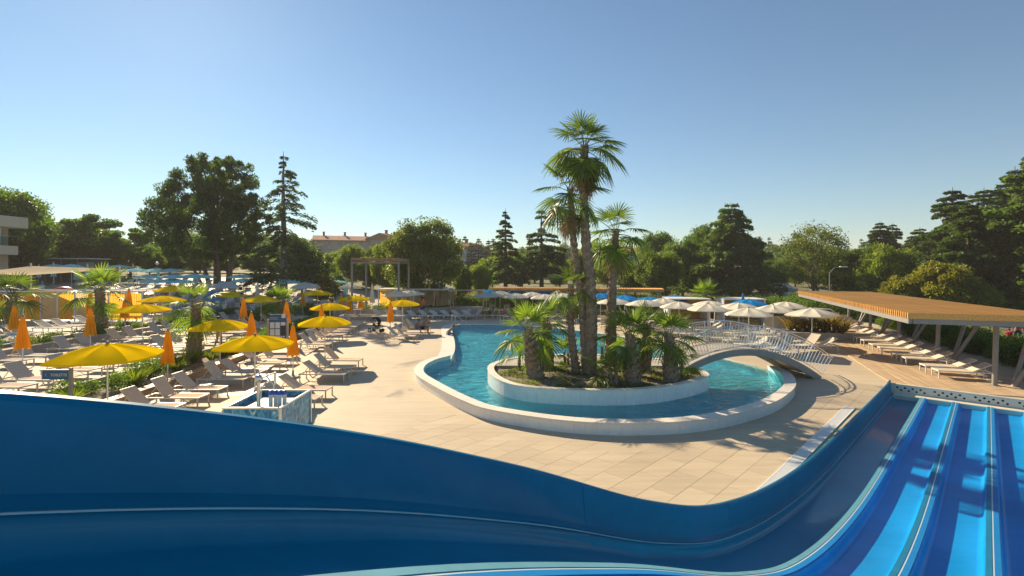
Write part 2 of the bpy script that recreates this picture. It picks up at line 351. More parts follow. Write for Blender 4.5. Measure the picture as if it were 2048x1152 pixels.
mat_water()
def mat_print():                                            # printed water picture on the counter panels
    m, t, b = M_new('water_print'); L = t.links.new; g = t.nodes.new('ShaderNodeNewGeometry')
    n = nd(t, 'ShaderNodeTexNoise', Scale=4.5, Detail=5.0, Distortion=1.6); mp = nd(t, 'ShaderNodeMapping'); mp.inputs['Scale'].default_value = (1.6, 1.6, .8)
    L(g.outputs['Position'], mp.inputs[0]); L(mp.outputs[0], n.inputs['Vector'])
    r = ramp(t, n.outputs['Fac'], [(.30, (.01, .10, .28)), (.46, (.03, .28, .48)), (.60, (.16, .52, .66)), (.72, (.7, .85, .88))]); L(r.outputs[0], b.inputs['Base Color']); b.inputs['Roughness'].default_value = .3
mat_print()
def mat_glass():
    m, t, b = M_new('glass'); L = t.links.new; t.nodes.remove(b)
    tr = nd(t, 'ShaderNodeBsdfTransparent'); tr.inputs[0].default_value = (.82, .92, .90, 1); gl = nd(t, 'ShaderNodeBsdfGlossy', Roughness=.02)
    mx = nd(t, 'ShaderNodeMixShader', Fac=.14); L(tr.outputs[0], mx.inputs[1]); L(gl.outputs[0], mx.inputs[2]); L(mx.outputs[0], t.nodes['Material Output'].inputs[0])
mat_glass()
def mat_haze():
    m, t, b = M_new('haze'); t.nodes.remove(b); v = nd(t, 'ShaderNodeVolumePrincipled'); v.inputs['Color'].default_value = (.96, .95, .92, 1); v.inputs['Density'].default_value = .00048; v.inputs['Anisotropy'].default_value = .1
    t.links.new(v.outputs[0], t.nodes['Material Output'].inputs['Volume'])
mat_haze()
# ================================================================== ground, decks, terraces
def sheet(name, poly, h, mat_, step, hole=None, off=0.0, **kw):
    xs = [p[0] for p in poly]; ys = [p[1] for p in poly]; pts = []; edges = []
    def ring(pl, st):
        pl = resample(list(pl)+[pl[0]], st)[:-1]; b = len(pts)
        for p in pl: pts.append((float(p[0]), float(p[1])))
        n = len(pl); edges.extend([(b+i, b+(i+1) % n) for i in range(n)]); return pl
    ring(poly, step)
    hl = ring(hole, .5) if hole is not None else None
    for x in np.arange(min(xs)+step, max(xs), step):
        for y in np.arange(min(ys)+step, max(ys), step):
            xx, yy = x+.01*math.sin(7*y), y+.01*math.sin(5*x)
            if inside(poly, xx, yy) and not (hl is not None and inside(hl, xx, yy)): pts.append((xx, yy))
    v, e, f, *_ = delaunay_2d_cdt([Vector(p) for p in pts], edges, [], 0, 1e-5)
    F = []
    for t in f:
        cx = sum(v[i][0] for i in t)/len(t); cy = sum(v[i][1] for i in t)/len(t)
        if inside(poly, cx, cy) and not (hl is not None and inside(hl, cx, cy)): F.append(tuple(t))
    mb = MB(); mb.add([(p[0], p[1], h(p[0], p[1])+off) for p in v], F)
    return mb.build(name, mat_, None, 60, **kw)
# ---- terrain to the horizon (lowered under the pool)
def Hground(x, y):
    z = H(x, y)-.06
    k = ss(-14, -10, x)*(1-ss(13, 16, x))*ss(7, 11, y)*(1-ss(42, 45, y))
    return z-2.2*k
def axis(lim):
    a = [0]; s = 1.6
    while a[-1] < lim:
        a.append(a[-1]+s)
        if a[-1] > 60: s *= 1.12
    return a
ax = axis(2000); gx = [-v for v in ax[::-1]][:-1]+ax; gy = [-v for v in ax[::-1] if v < 300][:-1]+ax
V = np.array([(x, y, Hground(x, y)) for y in gy for x in gx]); nx = len(gx)
ii = np.array([(j*nx+i, j*nx+i+1, j*nx+nx+i+1, j*nx+nx+i) for j in range(len(gy)-1) for i in range(nx-1)])
obj('ground', numesh('ground', V, ii, 'ground', True), kind='structure')

# ---- pool outline
OUT = cr([(-3.45, 25.6), (-4.05, 24.4), (-4.33, 22.9), (-4.1, 21.1), (-3.13, 19.1), (-1.75, 16.8), (-.6, 15.5), (1.77, 14.35), (4.09, 14.2), (6.07, 14.75), (8.34, 16.2), (9.9, 17.8), (10.9, 19.2), (11.7, 21), (11.95, 22.6)], 8)
OUT = resample(OUT, .34); ON = normals2(OUT); WALLW = .38
INN = OUT+ON*WALLW
EDGE_R = resample(cr([tuple(INN[-1]), (11.35, 23.6), (10.75, 25.4), (9.9, 27.8), (9.0, 29.9), (7.9, 32.2), (6.6, 34.5), (5, 36.7), (2.7, 38.9), (.2, 40.4), (-2.4, 41.1), (-4.4, 40.9)], 8), .42)
EDGE_L = resample(cr([(-4.4, 40.9), (-4.75, 39.4), (-4.25, 35.5), (-3.65, 31.5), (-3.25, 28.2), tuple(INN[0])], 8), .42)
POOL = [tuple(p) for p in INN[:-1]]+[tuple(p) for p in EDGE_R[:-1]]+[tuple(p) for p in EDGE_L[:-1]]
POOLW = [tuple(p) for p in INN[:-1]]+[tuple(p) for p in EDGE_R[:-1]]+[tuple(p) for p in EDGE_L[:-1]]
WATER_Z = .19
DECK = [(-13.6, -14), (26, -14), (26, 15), (28, 30), (31, 47), (-30, 47), (-30, 42), (-13.6, 42)]
sheet('pool_deck', DECK, zg, 'deck', 2.2, hole=POOL, kind='structure')
# basin: floor and walls
mb = MB(); n = len(POOL)
v, e, f, *_ = delaunay_2d_cdt([Vector(p) for p in POOL], [(i, (i+1) % n) for i in range(n)], [], 1, 1e-5)
mb.add([(p[0], p[1], -.22) for p in v], [tuple(t) for t in f])
mb.loft([[(p[0], p[1], -.22) for p in POOL+POOL[:1]], [(p[0], p[1], zg(*p)+.01) for p in POOL+POOL[:1]]])
basin = mb.build('pool_basin', 'pool_tile', None, 40, kind='structure')
mb = MB(); mb.add([(p[0], p[1], WATER_Z) for p in v], [tuple(t) for t in f])
mb.build('pool_water', 'water', None, kind='structure')
# raised ring wall round the near end: tiles below, coping stones on top
ring = thing('pool_wall', 'low white tiled wall curving round the near end of the pool', 'wall', (OUT[20][0], OUT[20][1], 0))
RX, RY = OUT[20]
TOPZ = .37
def seg_quad(A, NA, B, NB, o0, o1, z0, z1, g):
    d = B-A; L_ = np.linalg.norm(d); u = d/L_; a = A+u*g; b = B-u*g
    P = [a+NA*o0, b+NB*o0, b+NB*o1, a+NA*o1]
    return [(p[0]-RX, p[1]-RY) for p in P], z0, z1
for i in range(len(OUT)-1):
    po, z0, z1 = seg_quad(OUT[i], ON[i], OUT[i+1], ON[i+1], 0.02, WALLW-.015, -.02, TOPZ-.05, .0018)
    MB().prism(po, z0, z1).build('wall_tile', 'white_tile', ring)
    po, z0, z1 = seg_quad(OUT[i], ON[i], OUT[i+1], ON[i+1], -.012, WALLW+.012, TOPZ-.048, TOPZ, .0018)
    MB().prism(po, z0, z1).build('coping_stone', 'coping', ring)
inw = MB().loft([[(p[0]-RX, p[1]-RY, -1.0) for p in INN+ON*-.01], [(p[0]-RX, p[1]-RY, TOPZ-.049) for p in INN+ON*-.01]]).build('inner_lining', 'pool_tile', ring, 40)
# flush white coping along the other edges
cop = thing('pool_coping', 'flush white coping band along the far and left pool edge', 'coping', (0, 41, .22))
for E, w0 in ((EDGE_R, .34), (EDGE_L, .75)):
    N_ = normals2(E)
    for i in range(len(E)-1):
        a, b = E[i], E[i+1]; na, nb = -N_[i], -N_[i+1]; wa = w0; d = b-a; u = d/np.linalg.norm(d)*.003
        P = [a+u-na*.03, b-u-nb*.03, b-u+nb*wa, a+u+na*wa]
        V_ = [(p[0], p[1]-41, zg(*p)-.22-.10) for p in P]+[(p[0], p[1]-41, zg(*p)-.22+.022) for p in P]
        MB().add(V_, [(3, 2, 1, 0), (4, 5, 6, 7)]+[(k, (k+1) % 4, 4+(k+1) % 4, 4+k) for k in range(4)]).build('coping_stone', 'coping', cop)

# ---- island planter
ISL = resample(cr([(-1.0, 20.5), (-.62, 18.6), (.3, 17.25), (2.07, 16.7), (4.1, 16.72), (5.8, 17.45), (7.1, 18.5), (7.62, 19.4), (7.55, 20.8), (7.0, 22.3), (5.6, 23.3), (2.8, 23.9), (.4, 23.2), (-.7, 21.9)], 8, True)+[np.array((-1.0, 20.5))], .3)
IN_ = normals2(ISL); ISZ = .70
island = thing('island_planter', 'white walled planter island full of palms in the pool', 'planter', (3.3, 20.2, -1.05))
ox, oy, oz = 3.3, 20.2, -1.05
for i in range(len(ISL)-1):
    a, b = ISL[i], ISL[i+1]; na, nb = IN_[i], IN_[i+1]; u = (b-a)/np.linalg.norm(b-a)*.0018
    P = [a+u, b-u, b-u+nb*.16, a+u+na*.16]
    MB().prism([(p[0]-ox, p[1]-oy) for p in P], 0, ISZ-.04-oz).build('wall_tile', 'white_tile', island)
    P = [a+u-na*.01, b-u-nb*.01, b-u+nb*.26, a+u+na*.26]
    MB().prism([(p[0]-ox, p[1]-oy) for p in P], ISZ-.038-oz, ISZ-oz).build('coping_stone', 'coping', island)
MB().prism([(p[0]-ox, p[1]-oy) for p in (ISL+IN_*.1)[:-1]], .1, .52-oz).build('core', 'concrete', island)
def soil_z(x, y):
    k = max(0, 1-((x-3.4)/3.9)**2-((y-19.4)/2.4)**2); return .56+.10*k+.03*noise.noise((x*1.5, y*1.5, 0))
sp = [tuple(p) for p in (ISL+IN_*.2)[:-1] if p[1] < 21.2]
so = sheet('soil_bed', sp, soil_z, 'soil', .35); so.parent = island; so.location = (-ox, -oy, -oz); tag(so)
pv = [tuple(p) for p in (ISL+IN_*.2)[:-1] if p[1] > 20.9]
MB().prism([(p[0]-ox, p[1]-oy) for p in pv], .5-oz, .675-oz).build('paved_landing', 'concrete', island)
# gravel on the soil
rg = np.random.default_rng(3); Vg = []; Fg = []
base = np.array([(1, 0, 0), (-.5, .8, 0), (-.5, -.8, 0), (0, 0, .8)])
fc = np.array([(0, 1, 3), (1, 2, 3), (2, 0, 3)])
while len(Vg) < 4200:
    x, y = rg.uniform(-.8, 7.5), rg.uniform(16.8, 21.2)
    if inside(sp, x, y):
        a = rg.uniform(0, 6.28); s = rg.uniform(.012, .04); c_, s_ = math.cos(a), math.sin(a)
        q = base*s; Vg.append(np.stack([q[:, 0]*c_-q[:, 1]*s_+x-ox, q[:, 0]*s_+q[:, 1]*c_+y-oy, q[:, 2]*.7+soil_z(x, y)-oz], 1)); Fg.append(fc+4*(len(Vg)-1))
obj('gravel', numesh('gravel', np.concatenate(Vg), np.concatenate(Fg), 'gravel'), island, kind='stuff')
# low creeping cover on the soil
Vg = []; Fg = []
while len(Vg) < 9000:
    x, y = rg.uniform(-.8, 7.5), rg.uniform(16.8, 21.2)
    if inside(sp, x, y) and noise.noise((x*1.3, y*1.3, 5)) > -.02:
        a = rg.uniform(0, 6.28); s = rg.uniform(.03, .08); h_ = rg.uniform(.02, .10); c_, s_ = math.cos(a), math.sin(a); z = soil_z(x, y)-oz
        Vg.append(np.array([(x-ox, y-oy, z), (x-ox+c_*s-s_*.015, y-oy+s_*s+c_*.015, z+h_), (x-ox+c_*s+s_*.015, y-oy+s_*s-c_*.015, z+h_)])); Fg.append(np.array([(0, 1, 2)])+3*(len(Vg)-1))
obj('creeping_plants', numesh('creeping', np.concatenate(Vg), np.concatenate(Fg), 'olive_leaf'), island, kind='stuff')

# ---- slide-side paving tiles and the drain
DV = np.array((.69, .724)); DV /= np.linalg.norm(DV); NV = np.array((-DV[1], DV[0]))
def sn(s, n): return DV*s+NV*n
OUTP = [tuple(p) for p in OUT]+[(11.9, 30), (-3.4, 30)]
tiles = thing('tiled_paving', 'cream stone tiles laid diagonally between the pool wall and the slide', 'paving', (6, 12, 0)); tiles['kind'] = 'structure'
del tiles['category']
TL, TW = 1.2, .6; cnt = 0; tm = {}
for j in range(24):
    for i in range(-4, 17):
        s0 = 4.5+i*TL+(TL/2 if j % 2 else 0); n0 = 2.9+j*TW
        c_ = sn(s0+TL/2, n0+TW/2)
        cs = [sn(s0, n0), sn(s0+TL, n0), sn(s0+TL, n0+TW), sn(s0, n0+TW)]
        if c_[1] > 21 or c_[0] < -7 or (c_[0] < -2.5 and c_[1] > 14.5) or c_[0] > 16.5 or c_[1] < 6.5: continue
        if any(inside(OUTP, *p) for p in cs) or max(p[1] for p in cs) > 21.4: continue
        k = 'tile'
        if k not in tm: tm[k] = MB().bbox((0, 0, 0), (TL-.0035, TW-.0035, .03), .003).mesh('paving_tile', 'tile')
        obj('paving_tile', tm[k], tiles, (c_[0]-6, c_[1]-12, zg(*c_)-.0115+R.uniform(-.0008, .0008)), (R.uniform(-.0012, .0012), R.uniform(-.0012, .0012), math.atan2(DV[1], DV[0])))
        cnt += 1
dr = thing('drain_channel', 'long pale grating strip set in the paving beside the slide', 'drain', (*sn(14, 3.42), .0), math.atan2(DV[1], DV[0]))
for y in (-.14, .14): MB().box((0, y, .014), (12.6, .03, .036)).build('edge_rail', 'white_metal', dr)
MB().box((0, 0, .004), (12.5, .25, .006)).build('channel_bed', 'concrete', dr)
mbg = MB()
for k in range(300): mbg.box((-6.25+k*.0418, 0, .017), (.027, .25, .026))
mbg.build('grating', 'white_plastic', dr, kind='stuff')

# ---- timber deck under the right pergola
PU = np.array((.34, .94)); PU /= np.linalg.norm(PU); PNv = np.array((PU[1], -PU[0]))     # along it, and away to the right
PO = np.array((19.5, 20.2))                                                           # foot of the nearest post
def pp(a, b): return PO+PU*a+PNv*b
td = thing('timber_deck', 'brown plank deck under the long pergola', 'deck', (*PO, 0)); td['kind'] = 'structure'; del td['category']
BW = .185
for j in range(29):
    b0 = -3.75+j*BW; a0 = -1.9-R.random()*0.0; a = a0
    first = R.uniform(1.5, 4.2)
    while a < 25:
        l = first if a == a0 else 4.2
        e_ = min(a+l, 25); q = [pp(a+.004, b0+.004), pp(e_-.004, b0+.004), pp(e_-.004, b0+BW-.004), pp(a+.004, b0+BW-.004)]
        V_ = [(p[0]-PO[0], p[1]-PO[1], zg(*p)+.004) for p in q]+[(p[0]-PO[0], p[1]-PO[1], zg(*p)+.032) for p in q]
        MB().add(V_, [(4, 5, 6, 7)]+[(k, (k+1) % 4, 4+(k+1) % 4, 4+k) for k in range(4)]).build('plank', 'deck_wood', td)
        a = e_

# ---- left terraces, planter strip, timber edge, retaining walls
T1, T2 = .50, .92
def zt1(x, y): return T1
def zt2(x, y): return T2
sheet('terrace', [(-23.6, 8), (-15.7, 8), (-15.9, 25), (-16.3, 34), (-17.6, 47.5), (-23.6, 47.5)], zt1, 'terrace', 3, kind='structure')
sheet('upper_terrace', [(-48, 12), (-25.2, 12), (-25.2, 40), (-26, 47.5), (-48, 47.5)], zt2, 'terrace', 3, kind='structure')
sheet('sun_terrace', [(-70, 47), (-11, 47), (-11, 72), (-70, 74)], lambda x, y: H(x, y), 'terrace', 3, off=.05, kind='structure')
def wall_run(name, pts, w, z0, z1, label, m_='concrete', cap=True):
    t = thing(name, label, 'wall', (pts[0][0], pts[0][1], z0)); x0, y0 = pts[0]
    for a, b in zip(pts[:-1], pts[1:]):
        A, B = np.array(a)-(x0, y0), np.array(b)-(x0, y0); L_ = np.linalg.norm(B-A); k = max(1, int(L_/3)); 
        for q in range(k):
            p, r_ = A+(B-A)*q/k, A+(B-A)*(q+1)/k; u = (B-A)/L_*.004
            MB().beam((*(p+u), (z1-z0)/2), (*(r_-u), (z1-z0)/2), w, z1-z0).build('wall_panel', m_, t)
    return t
E1 = [(-15.6, 9), (-15.8, 25), (-16.2, 34), (-17.5, 47.5)]
wall_run('planter_kerb', E1, .2, 0, T1+.10, 'low concrete kerb between planting strip and the lounger terrace')
wall_run('retaining_wall', [(-23.6, 13), (-23.6, 31), (-23.4, 40), (-22.4, 47.4)], .25, 0, 1.0, 'grey concrete retaining wall below the upper terrace')
wall_run('retaining_wall', [(-25.2, 13), (-25.2, 40), (-26, 47)], .2, .4, 1.02, 'concrete wall behind the bed of the three spiky palms')
wall_run('retaining_wall', [(-22.3, 47.6), (-19.5, 47.0), (-17.4, 47.6)], .3, 0, 1.35, 'grey wall end beside the path of the white shirted walker')
wall_run('retaining_wall', [(-17, 48.2), (-11, 48.2)], .3, 0, .9, 'straight concrete wall behind the two clipped bushes')
sheet('planting_strip', [(-15.55, 9), (-13.75, 9), (-14.3, 26), (-15.0, 34), (-15.9, 47), (-17.45, 47), (-16.1, 34), (-15.75, 25)], lambda x, y: .30+.03*noise.noise((x, y, 0)), 'soil', 1.2, kind='structure')
sheet('planting_bed', [(-25.1, 13), (-23.7, 13), (-23.7, 31), (-23.5, 40), (-22.5, 47.3), (-25.9, 47), (-25.1, 40)], lambda x, y: .86+.04*noise.noise((x, y, 0)), 'soil', 1.5, kind='structure')
ed = thing('timber_edge', 'stepped timber board edge in front of the planting strip', 'edging', (-13.6, 14, 0))
EP = resample(cr([(-13.45, 13), (-13.6, 20), (-14.0, 26), (-14.7, 34), (-15.5, 43)], 8), 2.45); EN = normals2(EP)
for i in range(len(EP)-1):
    for k, (o, z, w, h_) in enumerate(((0, .34, .2, .04), (-.21, .34, .2, .04), (-.115, .16, .04, .30), (.42-.62, .10, .03, .001))):
        if k == 3: continue
        n_ = EN[i]*(o+.1 if k < 2 else -.1); n2_ = EN[i+1]*(o+.1 if k < 2 else -.1); u = (EP[i+1]-EP[i])/2.45*.006
        a, b = EP[i]+n_+u, EP[i+1]+n2_-u
        if k == 2: a, b = EP[i]-EN[i]*.17+u, EP[i+1]-EN[i+1]*.17-u
        MB().beam((a[0]+13.6, a[1]-14, z), (b[0]+13.6, b[1]-14, z), w, h_).build('board', 'edge_wood', ed)
# road, verge and strip at the right
sheet('verge', [(24.5, 12), (70, -10), (90, 120), (34, 60)], lambda x, y: H(x, y), 'ground', 6, off=-.03, kind='structure')
rd = [(30.2, 14), (34.2, 10), (46, 46), (60, 75), (55, 80), (41.5, 48)]
sheet('road', rd, lambda x, y: H(x, y), 'asphalt', 3, off=.02, kind='structure')
sheet('dirt_path', [(34.4, 10.2), (36.8, 9), (48.8, 45), (62, 74), (60.2, 75), (46.2, 46)], lambda x, y: H(x, y), 'dirt', 3, off=.03, kind='structure')

# ================================================================== water slide
PRO = [(-3.2, 4.78), (-1.5, 4.62), (0, 4.27), (1.18, 3.88), (2.73, 3.24), (4.86, 2.25), (6.13, 1.76), (7.6, 1.38), (9.17, 1.11), (10.8, .93), (12.7, .82), (15, .76), (17, .72), (20, .66), (22.8, .62)]
_ps = np.array([p[0] for p in PRO]); _pz = np.array([p[1] for p in PRO])
_sl = np.gradient(_pz, _ps)
def zt(s):
    i = int(np.clip(np.searchsorted(_ps, s)-1, 0, len(_ps)-2)); h_ = _ps[i+1]-_ps[i]; t = (s-_ps[i])/h_
    return float((2*t**3-3*t*t+1)*_pz[i]+(t**3-2*t*t+t)*h_*_sl[i]+(-2*t**3+3*t*t)*_pz[i+1]+(t**3-t*t)*h_*_sl[i+1])
SB = sn(12, 0)
slide = thing('water_slide', 'big blue multi lane racing water slide with a high side wall', 'water slide', (SB[0], SB[1], 0))
def sweep(name, prof, m_, s0, s1, smooth=35, par=None, closed=True, extra=None, ds=.22):
    ns = max(2, int((s1-s0)/ds)+1); secs = []
    for s in np.linspace(s0, s1, ns):
        z = zt(s); secs.append([(*(sn(s, n_)-SB), z+dz) for n_, dz in prof])
    return MB().loft(secs, closed, closed).build(name, m_, par or slide, smooth)
def arc(cx, cz, r, a0, a1, k=6):
    return [(cx+r*math.cos(math.radians(lerp(a0, a1, i/k))), cz+r*math.sin(math.radians(lerp(a0, a1, i/k)))) for i in range(k+1)]
S0, S1 = -3.2, 22.6
joints = [S0, -1.4, 3.6, 7.0, 10.0, 13.0, 16.2, 19.4, S1]
for sgn in (1, -1):
    N0 = 2.6*sgn
    wallp = [(N0+sgn*.03, -.42), (N0+sgn*.05, -.05)]+[(N0+sgn*(.02+.045*math.cos(math.radians(a))), -.045+.045*math.sin(math.radians(a))) for a in (0, 40, 80, 120, 160)]+[(N0-sgn*.025, -.06), (N0-sgn*.05, -.30), (N0-sgn*.07, -.355), (N0-sgn*.12, -.385), (N0-sgn*.12, -.40)]
    if sgn < 0: wallp = wallp[::-1]
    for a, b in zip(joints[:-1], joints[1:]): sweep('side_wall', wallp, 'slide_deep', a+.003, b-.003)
    sweep('seam_strip', [(N0-sgn*.085, -.4015), (N0-sgn*.128, -.4015), (N0-sgn*.128, -.4085), (N0-sgn*.085, -.4085)][::sgn], 'seam_white', S0, S1)
RAILS = [2.6, 1.65, .80, -.05, -.90, -1.75, -2.6]
def lane_prof(a, b):                                         # one trough, from its left flange to its right flange
    a, b = a-.008, b+.008
    L1 = [(0, -.41), (.082, -.41), (.094, -.422), (.102, -.47), (.114, -.525), (.14, -.555), (.18, -.566)]
    ins = [(a-q, z) for q, z in L1]+[((a+b)/2, -.568)]+[(b+q, z) for q, z in L1[::-1]]
    return ins+[(n_, z-.03) for n_, z in ins[::-1]]
for k in range(6):
    for a, b in zip(joints[:-1], joints[1:]):
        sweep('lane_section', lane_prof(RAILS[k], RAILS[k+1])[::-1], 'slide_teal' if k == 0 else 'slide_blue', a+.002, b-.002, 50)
    if k < 5:
        n_ = RAILS[k+1]
        sweep('flange_cap', [(n_+.080, -.408), (n_+.012, -.408), (n_+.012, -.396), (n_+.080, -.396)][::-1], 'lip_blue' if k == 0 else 'lip_teal', S0, S1)
        sweep('flange_cap', [(n_-.012, -.408), (n_-.080, -.408), (n_-.080, -.398), (n_-.012, -.398)][::-1], 'lip_bright', S0, S1)
        sweep('seam_strip', [(n_+.010, -.4065), (n_-.010, -.4065), (n_-.010, -.4005), (n_+.010, -.4005)][::-1], 'seam_white', S0, S1)
# run-out end: perforated pale wall across the lanes
ang = math.atan2(DV[1], DV[0]); ze = zt(S1)
def endbox(name, s0, s1, n0, n1, z0, z1, m_):
    c_ = sn((s0+s1)/2, (n0+n1)/2)-SB; return MB().bbox((c_[0], c_[1], (z0+z1)/2), (s1-s0, n1-n0, z1-z0), .012, ang).build(name, m_, slide)
endbox('end_ledge', S1+.005, S1+.42, -2.66, 2.56, ze-.74, ze-.41, 'perforated')
endbox('end_wall', S1+.425, S1+.56, -2.66, 2.62, ze-.74, ze-.10, 'perforated')
endbox('side_cheek', S1-.02, S1+.58, 2.625, 2.68, ze-.74, ze-.015, 'slide_deep')
hm = MB().lathe([(.034, 0), (.034, .004)], 12).mesh('hole_shade_disc', 'hole_shade')  # flat black disc: shade inside a hole painted on, nothing is cut
for i in range(40):
    g, j = divmod(i, 8); n_ = 2.42-g*1.05-(j//2)*.22-(.11 if j % 2 else 0)
    p = sn(S1+.4245, n_)-SB
    obj('hole_shade_disc', hm, slide, (p[0], p[1], ze-.22-(.09 if j % 2 else 0)), Matrix.Rotation(ang, 4, 'Z').__matmul__(Matrix.Rotation(-math.pi/2, 4, 'Y')).to_euler())
for s in (-1.2, 3.4, 7.2, 10.2):
    for n_ in (-1.7, 1.7):
        p = sn(s, n_)-SB; MB().tube([(p[0], p[1], -.02), (p[0], p[1], zt(s)-.60)], .11, 14).build('support_column', 'grey_metal', slide, 40)
    a, b = sn(s, -2.5)-SB, sn(s, 2.5)-SB; MB().beam((*a, zt(s)-.80), (*b, zt(s)-.80), .16, .16).build('cross_beam', 'grey_metal', slide)
# launch platform behind the viewer
lp = thing('launch_platform', 'steel launch platform at the top of the slide', 'platform', (*sn(-4.5, 0), 0), ang)
MB().box((0, 0, 3.98), (2.5, 5.6, .2)).build('floor', 'grey_metal', lp)
for x in (-1.1, 1.1):
    for y in (-2.6, 2.6): MB().tube([(x, y, -.02), (x, y, 3.9)], .1, 12).build('leg', 'grey_metal', lp, 40)

# ================================================================== footbridge
bd = np.array((6.4, 1.35)); BL = np.linalg.norm(bd); bu = bd/BL; bn = np.array((-bu[1], bu[0]))
BA = np.array((6.95, 20.25)); BWID = 1.9
bridge = thing('arched_footbridge', 'small arched footbridge with silver railings from island to deck', 'bridge', (*(BA+bu*BL/2+bn*BWID/2), 0), math.atan2(bu[1], bu[0]))
RA = 5.4                                                     # arch radius; left end on the island, right end on the deck
zl, zr, zc = .70, .06, 1.36
def bz(x):                                                   # deck top along the bridge (x from -BL/2 to BL/2)
    t = x/BL+.5; return lerp(zl, zr, t)+4*(zc-(zl+zr)/2)*t*(1-t)*1.0
def bslope(x): return (bz(x+.02)-bz(x-.02))/.04
xs = np.linspace(-BL/2, BL/2, 41)
for sgn in (-1, 1):
    y0 = sgn*(BWID/2)
    secs = []
    for x in xs:
        s_ = bslope(x); nx_, nz_ = -s_/math.hypot(1, s_), 1/math.hypot(1, s_)
        q = lambda k: (x+nx_*k, bz(x)+nz_*k)
        a, b = q(.03), q(-.25)
        secs.append([(a[0], y0-.05, a[1]), (a[0], y0+.05, a[1]), (b[0], y0+.05, max(b[1], -.02)), (b[0], y0-.05, max(b[1], -.02))])
    MB().loft(secs, True, True).build('girder', 'girder_grey', bridge, 40)
plk = MB().bbox((0, 0, 0), (.145, BWID-.12, .05), .004).mesh('plank', 'concrete')
x = -BL/2+.08
while x < BL/2-.05:
    s_ = bslope(x); obj('plank', plk, bridge, (x, 0, bz(x)-.012), (0, -math.atan(s_), 0)); x += .152*math.cos(math.atan(s_))
for sgn in (-1, 1):
    y0 = sgn*(BWID/2+.02)
    def off(x, k):
        s_ = bslope(x); h_ = math.hypot(1, s_); return (x-s_/h_*k, y0, bz(x)+k/h_)
    MB().tube([off(x, 1.02) for x in xs], .024, 8).build('handrail', 'steel', bridge, 40)
    MB().tube([off(x, .14) for x in xs], .014, 6).build('lower_rail', 'steel', bridge, 40)
    MB().tube([off(x, .93) for x in xs], .014, 6).build('upper_rail', 'steel', bridge, 40)
    nb = 52; L_ = 0
    for i in range(nb+1):
        x = -BL/2+.03+(BL-.06)*i/nb; a, b = off(x, .14 if i % 9 else -.12), off(x, .93 if i % 9 else 1.02)
        MB().tube([a, b], .011 if i % 9 else .023, 6, False).build('baluster' if i % 9 else 'post', 'steel', bridge)
# ================================================================== pergolas
pg = thing('timber_pergola', 'long orange slatted timber pergola on slanting grey posts over loungers', 'pergola', (*PO, 0))
def pl(a, b): p = PU*a+PNv*b; return float(p[0]), float(p[1])
PA0, PA1, PB0, PB1 = -1.3, 21.2, -3.35, 1.75; ZR = 2.66
PSL = .0
for b in (PB0+.12, 0.1, PB1-.12): MB().beam((*pl(PA0+.05, b), ZR-.02), (*pl(PA1-.05, b), ZR-.02), .14, .20).build('long_beam', 'grey_metal', pg)
for a in (PA0+.06, PA1-.06): MB().beam((*pl(a, PB0+.2), ZR-.02), (*pl(a, PB1-.2), ZR-.02), .12, .198).build('end_beam', 'grey_metal', pg)
mh = MB().bbox((0, 0, 0), (PB1-PB0, .075, .24), .006).mesh('slat', 'pergola_wood')
rzp = math.atan2(PNv[1], PNv[0]); a = PA0
mh2 = MB().bbox((0, 0, 0), (PB1-PB0-.06, .155, .03), .004).mesh('roof_board', 'pergola_wood')
while a < PA1:
    obj('slat', mh, pg, (*pl(a, (PB0+PB1)/2), ZR+.205), (0, 0, rzp))
    obj('roof_board', mh2, pg, (*pl(a+.115, (PB0+PB1)/2+.03), ZR+.285), (0, 0, rzp)); a += .23
for k in range(5):
    a = k*5.05
    zb = zg(*(PO+pl(a, 0)))
    MB().tube([(*pl(a, 0), zb), (*pl(a+.15, .12), ZR-.1)], [.095, .095], 14).build('post', 'grey_metal', pg, 40)
    for da in (-.75, .75):
        MB().tube([(*pl(a+.05, .62), zb), (*pl(a+.05+da, 1.58), ZR-.1)], [.085, .085], 14).build('raking_post', 'grey_metal', pg, 40)
    MB().lathe([(.16, 0), (.16, .02)], 14, (*pl(a, 0), zb+.03)).build('base_plate', 'grey_metal', pg)
# far long pergola behind the blue parasols
fp = thing('timber_pergola', 'low orange slatted pergola roof behind the blue parasols', 'pergola', (-2.2, 53.5, .22), math.atan2(-3.5, 17.5))
ms = MB().bbox((0, 0, 0), (.10, 3.0, .22), .005).mesh('slat', 'pergola_wood')
for k in range(100): obj('slat', ms, fp, (.05+k*.178, 1.2, 2.48))
for y in (0.1, 2.4): MB().beam((0, y, 2.30), (17.8, y, 2.30), .12, .13).build('long_beam', 'grey_metal', fp)
for k in range(6):
    for y in (.2, 2.3): MB().tube([(.4+k*3.4, y, -.2), (.4+k*3.4, y, 2.3)], .06, 8).build('post', 'grey_metal', fp, 40)
# tall canopy in the middle distance
tc = thing('tall_canopy', 'tall flat timber slat canopy on four thin steel posts', 'canopy', (-14.2, 47.5, .3))
for k in range(40): MB().bbox((-.95+k*.115, 2, 5.42), (.06, 5, .2), .004).build('slat', 'edge_wood', tc)
for x in (-.9, 3.5): MB().beam((x, -.4, 5.24), (x, 4.4, 5.24), .12, .14).build('beam', 'grey_metal', tc)
for y in (-.3, 4.3): MB().beam((-1, y, 5.1), (3.6, y, 5.1), .12, .14).build('beam', 'grey_metal', tc)
for x in (-.9, 3.5):
    for y in (-.3, 4.3): MB().tube([(x, y, -.5), (x, y, 5.05)], .1, 10).build('post', 'grey_metal', tc, 40)

